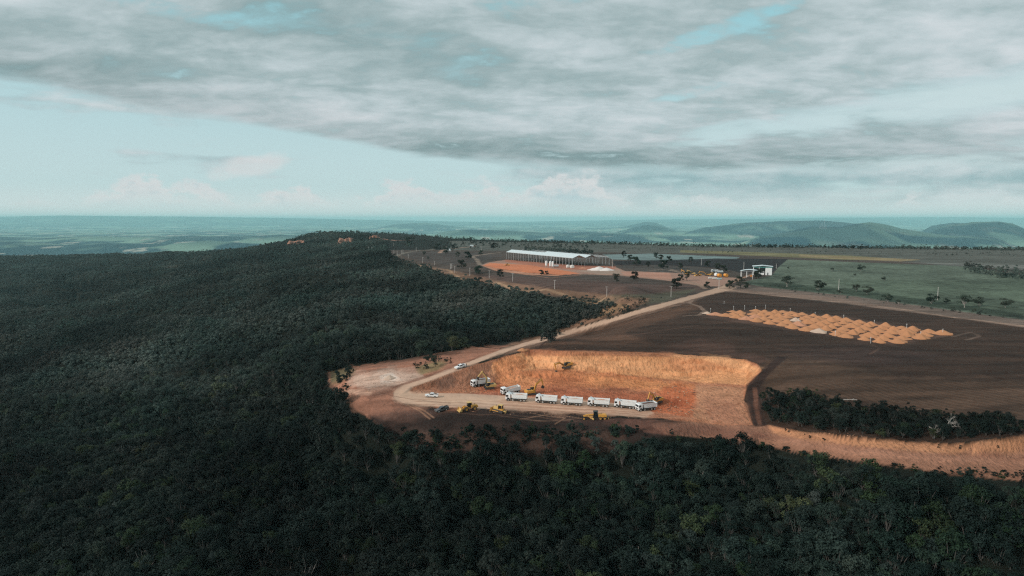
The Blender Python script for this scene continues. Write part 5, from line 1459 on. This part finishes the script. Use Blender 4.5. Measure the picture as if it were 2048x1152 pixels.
def place_mounds():
    A, B, C, D = (at_z(*q, -1) for q in ((1412, 634), (1772, 689), (1884, 672), (1535, 623)))
    na, nb = 15, 6; r = np.random.default_rng(4); n = 0
    rows_ = ['front row', 'second row', 'third row', 'fourth row', 'fifth row', 'rear row']
    ordn = ['first', 'second', 'third', 'fourth', 'fifth', 'sixth', 'seventh', 'eighth', 'ninth', 'tenth', 'eleventh', 'twelfth', 'thirteenth', 'fourteenth', 'fifteenth']
    for j in range(nb):
        for i in range(na):
            if i == 0 and j in (1, 3, 5): continue
            u = (i + .5 * (j % 2) + r.uniform(-.14, .14)) / na; v = (j + r.uniform(-.14, .14)) / (nb - 1)
            x = A[0] + (B[0] - A[0]) * u * (na / (na - .5)) + (D[0] - A[0]) * v * (1 - u) + (C[0] - B[0]) * v * u
            y = A[1] + (B[1] - A[1]) * u * (na / (na - .5)) + (D[1] - A[1]) * v * (1 - u) + (C[1] - B[1]) * v * u
            k = int(r.integers(0, 6)); tone = 'orange'
            if (i, j) in ((1, 0), (3, 1), (4, 0), (7, 1)): k, tone = 6, 'reddish'
            if (i, j) in ((10, 0), (6, 2), (0, 0)): k, tone = 7, 'greyish pale'
            o = link(bpy.data.objects.new('soil_mound', mm[k])); s = r.uniform(2.9, 4.1); hh = r.uniform(1.6, 2.7) * (.65 if i == 0 else .8 if i == 1 else 1)
            o.scale = (s, s, hh); o.location = (x, y, gz(x, y) - .1); o.rotation_euler = (0, 0, r.uniform(-.4, .4)); n += 1
            size = 'tall' if hh > 2.35 else 'low' if hh < 1.9 else 'middling'
            tag(o, f'{size} {tone} earth mound, {ordn[i]} from the left in the {rows_[j]} of heaps', 'mound', 'rows of earth mounds on the dark field')
    stakes = [(1421,626,.5),(1467,622,1),(1489,620,1.2),(1511,620,.7),(1531,618,1),(1580,625,1),(1630,632,.7),(1687,640,1),(1748,650,1.2),(1813,659,1.2),(1885,669,1.2),(1741,686,1.2),(1670,673,1),(1597,650,1.3),(1841,673,1),(1448,607,.4)]
    sm = MB(); sm.box((0, 0, .9), (.10, .10, 1.9), 'white_wall'); sm.box((0, 0, 1.65), (.30, .08, .30), 'white_wall'); sme = sm.mesh('marker_stake')
    near = ['at the left tip of the mounds', 'behind the left low mounds', 'behind the low mounds, tallest there', 'behind the fourth mound of the rear', 'at the start of the tall rear mounds', 'behind the rear row, left third', 'behind the rear row, near mid-length',
            'behind the rear row, just past midway', 'behind the rear row, right third', 'behind the rear row, near the right end', 'at the right tip of the mounds', 'at the front right corner of the mounds', 'between front mounds, right of centre', 'in the middle of the mounds', 'between mounds at the right end', 'alone on the bare field behind the mounds']
    for (px, py, k), nm in zip(stakes, near):
        x, y = at_z(px, py + 2.5, -.8); o = link(bpy.data.objects.new('marker_stake', sme)); o.location = (x, y, gz(x, y)); o.scale = (1, 1, 1.0 + .6 * k)
        tag(o, 'white marker stake ' + nm, 'stake', 'white marker stakes round the mounds')
place_mounds()

# ------------------------------------------------------------------ utility poles
def make_pole():
    t = empty('utility_pole'); p = MB(); p.cyl((0, 0, -.5), (0, 0, 9.5), .20, 'pole_concrete', 10, .13); p.build('post', t)
    c = MB(); c.box((0, 0, 9.1), (2.1, .14, .16), 'pole_concrete'); c.build('crossarm', t)
    for x in (-.9, 0, .9):
        q = MB(); q.cyl((x, 0, 9.18), (x, 0, 9.42), .07, 'white_wall', 8); q.build('insulator', t)
    return t
poles = [ # px, base y, top y, label
 (1342,594,573,'nearest pale utility pole with crossarm, left of the diagonal road'), (1213.6,592.5,573,'utility pole at the wood edge right of the long pole line'),
 (1109.3,578,560,'utility pole at the wood edge below the red building ground'), (1025.4,562.5,546,'utility pole with crossarm left of the red building ground, by a scrub bush'),
 (978.5,556.5,540,'utility pole between two dark round trees at the wood edge'), (939.7,551,535.5,'utility pole just left of a large dark tree at the wood edge'),
 (909.6,545.5,532,'utility pole below the round dark tree on the slope lip'), (903.5,537,527.5,'right one of a pair of close utility poles on the lip'),
 (901.2,537.5,527.5,'left one of a pair of close utility poles on the lip'), (869,530.5,522,'short utility pole by the reddish lip of the wood'),
 (845.4,525.5,514.5,'pale utility pole at the bend of the reddish lip'), (816.5,517,508,'utility pole beside the dry clearing'), (794.5,512.5,502,'utility pole at the tip of the dry clearing'),
 (803.5,507.5,500,'left one of two thin poles behind the clearing'), (806,507.5,498.5,'right one of two thin poles behind the clearing'), (788,508,499.5,'thin utility pole left of the clearing'),
 (787.5,492,486.5,'small far utility pole against the distant scrub'), (832.5,503,495.5,'small utility pole by the field track'), (744,500.5,495,'small far utility pole in the grey scrub, right one'),
 (737,500,494.5,'small far utility pole in the grey scrub, left one'), (962.5,501,493.5,'utility pole by the far bend of the farm track'), (892.5,502,493,'utility pole beside the white farmhouse'),
 (1437.8,577,558.5,'utility pole at the junction of the diagonal road'), (1677.2,582,560,'tall plain white post in front of the pasture, left one'), (1875,600.5,578,'tall plain white post in front of the pasture, right one'),
 (1224.5,535,519,'slim pole at the right end of the long shed'), (1402.5,530.5,517,'slim pole in the dark strip behind the yard'), (1487.5,541,525,'slim pole just left of the open shed'), (1552.5,537,528,'short slim pole behind the workshop'),
 (1325,526,515,'slim pole by the trees right of the long shed'), (1505,559,548,'orange topped post in front of the open shed')]
pp = make_pole()
for i, (px, yb, yt, lab) in enumerate(poles):
    g = ground(px, yb); o = pp if i == 0 else copy_tree(pp)
    h = (yb - yt) * math.hypot(g.x, g.y) / FOC; s = h / 9.45; o.location = g; o.rotation_euler = (0, 0, .25 * math.sin(i * 2.1)); o.scale = (max(1, s * .9) * (1.25 if yb < 545 else 1.05),) * 2 + (s,)
    if 'plain' in lab or 'slim' in lab or 'thin' in lab:
        for c in list(o.children):
            if not c.name.startswith('post'): bpy.data.objects.remove(c)
    tag(o, lab, 'pole', 'utility poles on the plateau')

# ------------------------------------------------------------------ the long steel shed under construction
def long_shed():
    t = empty('long_shed')
    P0 = Vector((*at_z(1144.7, 534.5, -.3), 0)); Pl = Vector((*at_z(1013, 519.3, -.3), 0))
    ex = (Pl - P0).normalized(); ey = Vector((ex.y, -ex.x, 0)); L = (Pl - P0).length
    W = 19.0; Hh = 10.6; z0 = gz(P0.x, P0.y)
    t.location = (P0.x, P0.y, z0); t.rotation_euler = (0, 0, math.atan2(ex.y, ex.x)); s = -1   # local x along the length, -y across
    nb = 24
    for r_ in range(4):
        for k in range(nb + 1):
            if r_ in (1, 2) and k % 2 == 0 and r_ == 2 and k not in (0, nb): continue
            x = L * k / nb; q = MB(); q.box((x, s * W * r_, Hh / 2 - .5), (.30, .30, Hh + 1.0), 'galvanised'); q.build('post', t)
    def roofpan(y0, y1, zr, x0, x1):
        m = MB(); ym = (y0 + y1) / 2; n = 30
        m.add([(x0, y0, Hh), (x1, y0, Hh), (x1, ym, zr), (x0, ym, zr), (x1, y1, Hh), (x0, y1, Hh)], [(0, 1, 2, 3), (3, 2, 4, 5)], 'roof_sheet')
        m.add([(x0, y0, Hh - .12), (x1, y0, Hh - .12), (x1, ym, zr - .12), (x0, ym, zr - .12), (x1, y1, Hh - .12), (x0, y1, Hh - .12)], [(3, 2, 1, 0), (5, 4, 2, 3)], 'roof_sheet')
        for k in range(n + 1):
            x = x0 + (x1 - x0) * k / n
            for a, b in (((y0, Hh), (ym, zr)), ((ym, zr), (y1, Hh))): m.cyl((x, a[0], a[1] + .05), (x, b[0], b[1] + .05), .06, 'roof_sheet', 4)
        return m
    roofpan(0, s * W, Hh + 3.4, -1, L + 1).build('roof', t)
    roofpan(s * W, s * 2 * W, Hh + 3.4, -1, L * .60).build('roof', t)
    def truss(x, y0, y1, name):
        m = MB(); ym = (y0 + y1) / 2; zr = Hh + 3.2
        m.cyl((x, y0, Hh - .2), (x, ym, zr), .14, 'galvanised', 5); m.cyl((x, ym, zr), (x, y1, Hh - .2), .14, 'galvanised', 5); m.cyl((x, y0, Hh - .9), (x, y1, Hh - .9), .11, 'galvanised', 5)
        for q in range(1, 8):
            y = y0 + (y1 - y0) * q / 8; zt = Hh - .2 + (zr - Hh + .2) * (1 - abs(q / 4 - 1)); m.cyl((x, y, Hh - .9), (x, y, zt), .07, 'galvanised', 4)
        m.build(name, t)
    for k in range(0, nb + 1, 2):
        x = L * k / nb; truss(x, s * 2 * W, s * 3 * W, 'truss')
        if k > nb * .6: truss(x, s * W, s * 2 * W, 'truss')
    for k in (0, nb):
        truss(L * k / nb + .3, 0, s * W, 'truss'); truss(L * k / nb + .3, s * W, s * 2 * W, 'truss')
    for r_ in range(4): m = MB(); m.box((L / 2, s * W * r_, Hh - .15), (L, .25, .45), 'galvanised'); m.build('eave_beam', t)
    m = MB()
    for q in range(1, 5): m.cyl((0, s * (2 * W + W * q / 5), Hh + 2.0 * (1 - abs(q / 2.5 - 1))), (L, s * (2 * W + W * q / 5), Hh + 2.0 * (1 - abs(q / 2.5 - 1))), .08, 'galvanised', 4)
    m.build('purlins', t)
    tag(t, 'long open steel shed under construction with pale metal roof over red earth', 'shed')
long_shed()

# silos / big bags and materials beside the shed
def put(o, px, py, rz=0, s=1.0):
    g = ground(px, py); o.location = g; o.rotation_euler = (0, 0, rz); o.scale = (s, s, s); return o
def make_tank_pair():
    t = empty('mixing_silo'); m = MB(); m.cyl((0, 0, 2.0), (0, 0, 7.2), 1.35, 'white_wall', 18); m.cyl((0, 0, 7.2), (0, 0, 8.0), 1.35, 'white_wall', 18, .4); m.cyl((0, 0, 2.0), (0, 0, .9), 1.35, 'white_wall', 18, .3); m.build('tank', t)
    for x, y in ((1, 1), (1, -1), (-1, 1), (-1, -1)): q = MB(); q.box((x, y, 1.2), (.22, .22, 2.4), 'galvanised'); q.build('leg', t)
    return t
sl = make_tank_pair(); put(sl, 1092.5, 534); tag(sl, 'white silo on legs before the long shed, left one of three', 'silo', 'white silos in front of the long shed')
for px, py, lab in ((1100.5, 534.8, 'white silo on legs before the long shed, middle one of three'), (1105.5, 535.4, 'white silo on legs before the long shed, right one of three')):
    c = copy_tree(sl); put(c, px, py); tag(c, lab, 'silo', 'white silos in front of the long shed')
def make_hopper():
    t = empty('batching_hopper'); m = MB(); m.box((0, 0, 2.4), (7, 3.2, 1.6), 'galvanised'); m.prism([(-3.4, 1.6), (3.4, 1.6), (2.2, .7), (-2.2, .7)], -1.5, 1.5, 'grey_shade_wall'); m.build('bin', t)
    for x in (-3, 3):
        for y in (-1.3, 1.3): q = MB(); q.box((x, y, .8), (.2, .2, 1.7), 'dark_frame'); q.build('leg', t)
    return t
hp = make_hopper(); put(hp, 1111.5, 534.5, .2); tag(hp, 'grey batching hopper right of the three white silos', 'hopper')
def bag(px, py, s, lab):
    m = MB(); m.prism([(-.9, 0), (.9, 0), (1.05, .8), (.8, 1.6), (0, 1.8), (-.8, 1.6), (-1.05, .8)], -.85, .85, 'sack_white', .2); o = m.build('bulk_bag'); put(o, px, py, .3, s); tag(o, lab, 'bag', 'white bulk bags at the long shed')
bag(1136, 535.2, 2.0, 'white bulk bag left of a shed post, the left of the two'); bag(1144.5, 536.2, 2.2, 'white bulk bag by the near corner post of the long shed')

def heap(px, py, w, h, matn, seed, lab, cat='heap', group=None, name='gravel_heap'):
    me = make_mound(seed, matn); me.name = name; o = link(bpy.data.objects.new(name, me)); g = ground(px, py); o.location = g; o.scale = (w, w * .7, h); o.rotation_euler = (0, 0, .3); tag(o, lab, cat, group)
GH = 'pale gravel heaps right of the long shed'
heap(1188, 540, 7, 2.6, 'chalk', 31, 'pale gravel heap, leftmost and lowest of three beside the long shed', group=GH)
heap(1198, 540.5, 8.5, 4.6, 'chalk', 32, 'tallest pale gravel heap in the middle of three beside the long shed', group=GH)
heap(1213, 541, 8, 3.4, 'chalk', 33, 'pale gravel heap, rightmost of three beside the long shed', group=GH)
heap(1166, 536.5, 4, 1.2, 'mound_soil_red', 34, 'small low red soil heap in front of the long shed', name='soil_heap')
heap(779, 757, 2.6, 1.5, 'mound_soil_pale', 35, 'small pale spoil heap on the pink spur', name='soil_heap')
heap(1045, 701, 2.2, 1.2, 'mound_soil', 36, 'rounded orange soil heap at the upper left corner of the quarry', name='soil_heap')

# ------------------------------------------------------------------ yard: open shed, workshop, parked plant
def open_shed():
    t = empty('open_shed'); a = ground(1481.5, 554.5); b = ground(1516, 556); d = b - a; L = math.hypot(d.x, d.y); t.location = a; t.rotation_euler = (0, 0, math.atan2(d.y, d.x))
    W, Hh = 10.0, 6.6
    for k in range(4):
        for y in (0, W): q = MB(); q.box((L * k / 3 if k < 3 else L, y, Hh / 2 - .3), (.42, .42, Hh + .6), 'white_wall'); q.build('post', t)
    n = 12; V = []
    for i in range(n + 1):
        x = -1 + (L + 2) * i / n; z = Hh + 1.5 * math.sin(math.pi * i / n)
        V += [(x, -1, z), (x, W + 1, z), (x, -1, z - .16), (x, W + 1, z - .16)]
    F = []
    for i in range(n): o = i * 4; F += [(o, o + 4, o + 5, o + 1), (o + 2, o + 3, o + 7, o + 6), (o, o + 2, o + 6, o + 4), (o + 1, o + 5, o + 7, o + 3)]
    m = MB(); m.add(V, F, 'roof_sheet'); m.build('roof', t)
    for y in (-.6, W + .6): m = MB(); m.cyl((0, y, Hh - .1), (L, y, Hh - .1), .12, 'galvanised', 6); m.build('roof_beam', t)
    tag(t, 'open sided shed with a shallow arched white roof on thin posts', 'shed')
open_shed()
def workshop():
    t = empty('workshop'); a = ground(1507, 549.5); b = ground(1543.5, 550.5); d = b - a; L = math.hypot(d.x, d.y); t.location = a; t.rotation_euler = (0, 0, math.atan2(d.y, d.x)); W, Hh = 12.0, 9.0
    m = MB(); m.box((L * .83, .15, Hh / 2 - .5), (L * .34, .3, Hh - .2), 'white_wall'); m.box((L * .83, W, Hh / 2 - .5), (L * .34, .3, Hh - .2), 'white_wall'); m.box((L, W / 2, Hh / 2 - .5), (.3, W - .4, Hh - .2), 'white_wall'); m.box((L * .66, W / 2, Hh / 2 - .5), (.3, W - .4, Hh - .2), 'white_wall')
    m.box((L * .33, W, Hh / 2 - .5), (L * .66, .3, Hh - .2), 'grey_shade_wall'); m.box((0, W / 2, Hh / 2 - .5), (.3, W - .4, Hh - .2), 'white_wall'); m.build('wall', t)
    m = MB(); m.box((L * .5, .1, Hh - .6), (L + 1.4, .3, 1.0), 'teal_trim'); m.build('fascia', t)
    m = MB(); m.prism([(-1.2, Hh), (L / 2, Hh + 1.1), (L + 1.2, Hh), (L + 1.2, Hh + .2), (L / 2, Hh + 1.3), (-1.2, Hh + .2)], -1, W + 1, 'roof_sheet'); m.build('roof', t)
    m = MB(); m.box((L * .78, -.03, 1.3), (1.1, .08, 2.6), 'dark_frame'); m.build('door', t)
    m = MB(); m.box((L * .45, 2.5, 1.9), (5.0, 2.4, 3.8), 'white_wall'); m.box((L * .45, 1.25, 2.6), (4.0, .06, .9), 'glass'); m.build('inner_office', t)
    for x in (0, L * .3): q = MB(); q.box((x, .1, Hh / 2 - .5), (.4, .4, Hh), 'white_wall'); q.build('post', t)
    tag(t, 'tall white workshop with pale roof and teal fascia, right of the open shed', 'building')
workshop()
GY = 'plant and trucks parked in the machinery yard'
def vehicle(maker, px, py, rz, lab, cat):
    o = maker(); g = ground(px, py); o.location = g; o.rotation_euler = (0, 0, rz); tag(o, lab, cat, GY); return o
vehicle(lambda: make_excavator(boom=(.75, 0), stick=-1.9, bucket=-1.0), 1372, 549.5, 2.6, 'yellow excavator at the left end of the machinery yard, partly behind a tree', 'excavator')
vehicle(lambda: make_excavator(boom=(.6, 0), stick=-1.7, bucket=-1.0, paint='pale_yellow_paint'), 1385, 549, 3.0, 'pale yellow excavator with folded arm, second from the yard\'s left end', 'excavator')
vehicle(make_loader, 1397, 552, 3.3, 'yellow wheel loader in the machinery yard, bucket to the left', 'wheel loader')
vehicle(lambda: make_excavator(boom=(.42, 0), stick=-1.2, bucket=-1.0, blen=8, slen=3.5, paint='yellow_paint'), 1414, 551.5, 3.2, 'large yellow excavator with its long boom stretched left in the yard', 'excavator')
vehicle(make_dozer, 1424, 550.5, 3.4, 'yellow bulldozer right of the long boomed excavator in the yard', 'bulldozer')
tt = copy_tree(proto); [bpy.data.objects.remove(c) for c in list(tt.children_recursive) if c.name.startswith('load')]
g = ground(1429, 544.5); tt.location = g; tt.rotation_euler = (0, 0, 3.5); tag(tt, 'white dump truck at the back of the machinery yard, left of the dark tree', 'truck', GY)
t2 = copy_tree(tt); g = ground(1438, 546.5); t2.location = g; t2.rotation_euler = (0, 0, 3.3); tag(t2, 'white dump truck nose out under the dark tree in the yard', 'truck', GY)
def make_tank(matn):
    t = empty('storage_tank'); m = MB(); m.cyl((-1.9, 0, 2.1), (1.9, 0, 2.1), 1.75, matn, 20); m.build('tank', t)
    for x in (-1.3, 1.3): q = MB(); q.box((x, 0, .4), (.35, 2.6, .9), 'dark_frame'); q.build('cradle', t)
    q = MB(); q.cyl((0, 0, 3.8), (0, 0, 4.05), .35, 'dark_frame', 10); q.build('hatch', t)
    return t
for px, py, mt, lab in ((1433, 553.5, 'white_wall', 'white storage tank, left of the two orange ones in the yard'), (1438.5, 554.5, 'orange_tank', 'orange storage tank beside the white tank in the yard'), (1451.5, 554.5, 'orange_tank', 'orange storage tank standing apart at the right of the yard')):
    vehicle(lambda: make_tank(mt), px, py, 1.9, lab, 'tank')
def pallet(px, py, w, h, mt, lab):
    t = empty('block_stack'); m = MB(); m.box((0, 0, .1), (w, 1.6, .2), 'bark'); m.build('pallet', t); m = MB(); r = np.random.default_rng(int(px))
    for k in range(int(w / .8)): m.box((-w / 2 + .4 + k * .8, 0, .2 + h / 2), (.74, 1.5, h * r.uniform(.7, 1)), mt)
    m.build('blocks', t); g = ground(px, py); t.location = g; t.rotation_euler = (0, 0, .1); tag(t, lab, 'stack')
pallet(1420, 557.6, 3.2, 1.6, 'sack_white', 'small pale block stack, leftmost in front of the storage tanks'); pallet(1430, 558.4, 4.8, 1.9, 'sack_white', 'long pale block stack in front of the white tank'); pallet(1439, 559.2, 4.0, 1.6, 'blue_cover', 'pale blue covered stack at the base of the junction pole')
def cabin(px, py, L, lab, wall='white_wall', roof='roof_sheet'):
    t = empty('farmhouse'); m = MB(); m.box((0, 0, 1.3), (L, 5, 3.0), wall); m.build('wall', t); m = MB(); m.prism([(-2.9, 2.8), (0, 4.0), (2.9, 2.8), (2.9, 2.95), (0, 4.15), (-2.9, 2.95)], -L / 2 - .4, L / 2 + .4, roof); r_ = m.build('roof', t); r_.rotation_euler = (0, 0, math.pi / 2)
    m = MB(); m.box((0, -2.52, 1.0), (.9, .06, 2.0), 'dark_frame'); m.build('door', t)
    for x in (-L * .3, L * .3): m = MB(); m.box((x, -2.52, 1.5), (1.0, .06, .9), 'glass'); m.build('window', t)
    g = ground(px, py); t.location = g; t.rotation_euler = (0, 0, .2); tag(t, lab, 'house')
cabin(897, 502, 9, 'small white farmhouse among trees near the far end of the track'); cabin(943, 493.5, 8, 'tiny white farmhouse on bare ground at the far left of the plateau')
# small yellow machine working on the red ground
vehicle(make_loader, 1015, 531.5, 2.9, 'small yellow wheel loader working alone on the red building ground', 'wheel loader')
m = MB(); m.box((0, 0, 1.2), (2.6, .1, 1.6), 'sign_orange'); m.box((-1, 0, .2), (.12, .12, 2.0), 'dark_frame'); m.box((1, 0, .2), (.12, .12, 2.0), 'dark_frame'); o = m.build('sign_board'); put(o, 1502.5, 557.5); o.location.z += 1.6; tag(o, 'plain orange board on two posts in front of the open shed', 'board')

# ------------------------------------------------------------------ far transmission masts on the hill
def mast(px, py, hpx, lab):
    g = ground(px, py)
    if g is None: return
    d = math.hypot(g.x, g.y); h = hpx * d / FOC; t = MB()
    for k in range(3):
        a0 = 2.1 * k; t.cyl((2.6 * math.cos(a0), 2.6 * math.sin(a0), -3), (.9 * math.cos(a0), .9 * math.sin(a0), h), .9, 'galvanised', 4, .6)
    for q in range(8): t.cyl((2.4, 0, h * q / 8), (-1.5, 1.6, h * (q + 1) / 8), .5, 'galvanised', 4)
    o = t.build('radio_mast'); o.location = g; tag(o, lab, 'mast', 'thin masts on the distant ridge')
for px, h, lab in ((1640, 9, 'short pale mast on the distant hill, leftmost of four'), (1644, 11, 'pale mast on the distant hill, second from left'), (1648, 17, 'tallest pale mast on the distant hill, third from left'), (1652, 8, 'short pale mast on the distant hill, rightmost of four')):
    mast(px, 457.5, h, lab)

# fallen trunk on the field beside the grove
m = MB(); m.cyl((-3.6, 0, .35), (3.6, .3, .35), .34, 'bark_pale', 10, .22); m.cyl((1.0, .1, .4), (2.4, 1.2, .9), .14, 'bark_pale', 6, .08); m.cyl((-1.0, 0, .4), (-.2, -1.0, .8), .12, 'bark_pale', 6, .06)
o = m.build('fallen_log'); o.scale = (.7, .7, .7); g = ground(1700, 801); o.location = g; o.rotation_euler = (0, 0, -.1); tag(o, 'pale fallen log lying on the ploughed field above the grove', 'log')

# ------------------------------------------------------------------ labels that would read alike get their order from the left
def settle_labels():
    bpy.context.view_layer.update()
    by = {}
    for o in COL.objects:
        if o.parent is None and 'label' in o and 'category' in o: by.setdefault(o['label'], []).append(o)
    names_ = ['first', 'second', 'third', 'fourth', 'fifth', 'sixth', 'seventh', 'eighth', 'ninth', 'tenth', 'eleventh', 'twelfth']
    for lab, L in by.items():
        if len(L) < 2: continue
        L.sort(key=lambda o: o.location.x / max(o.location.y, 1))
        for i, o in enumerate(L): o['label'] = lab + ', ' + names_[min(i, 11)] + ' from left'
settle_labels()
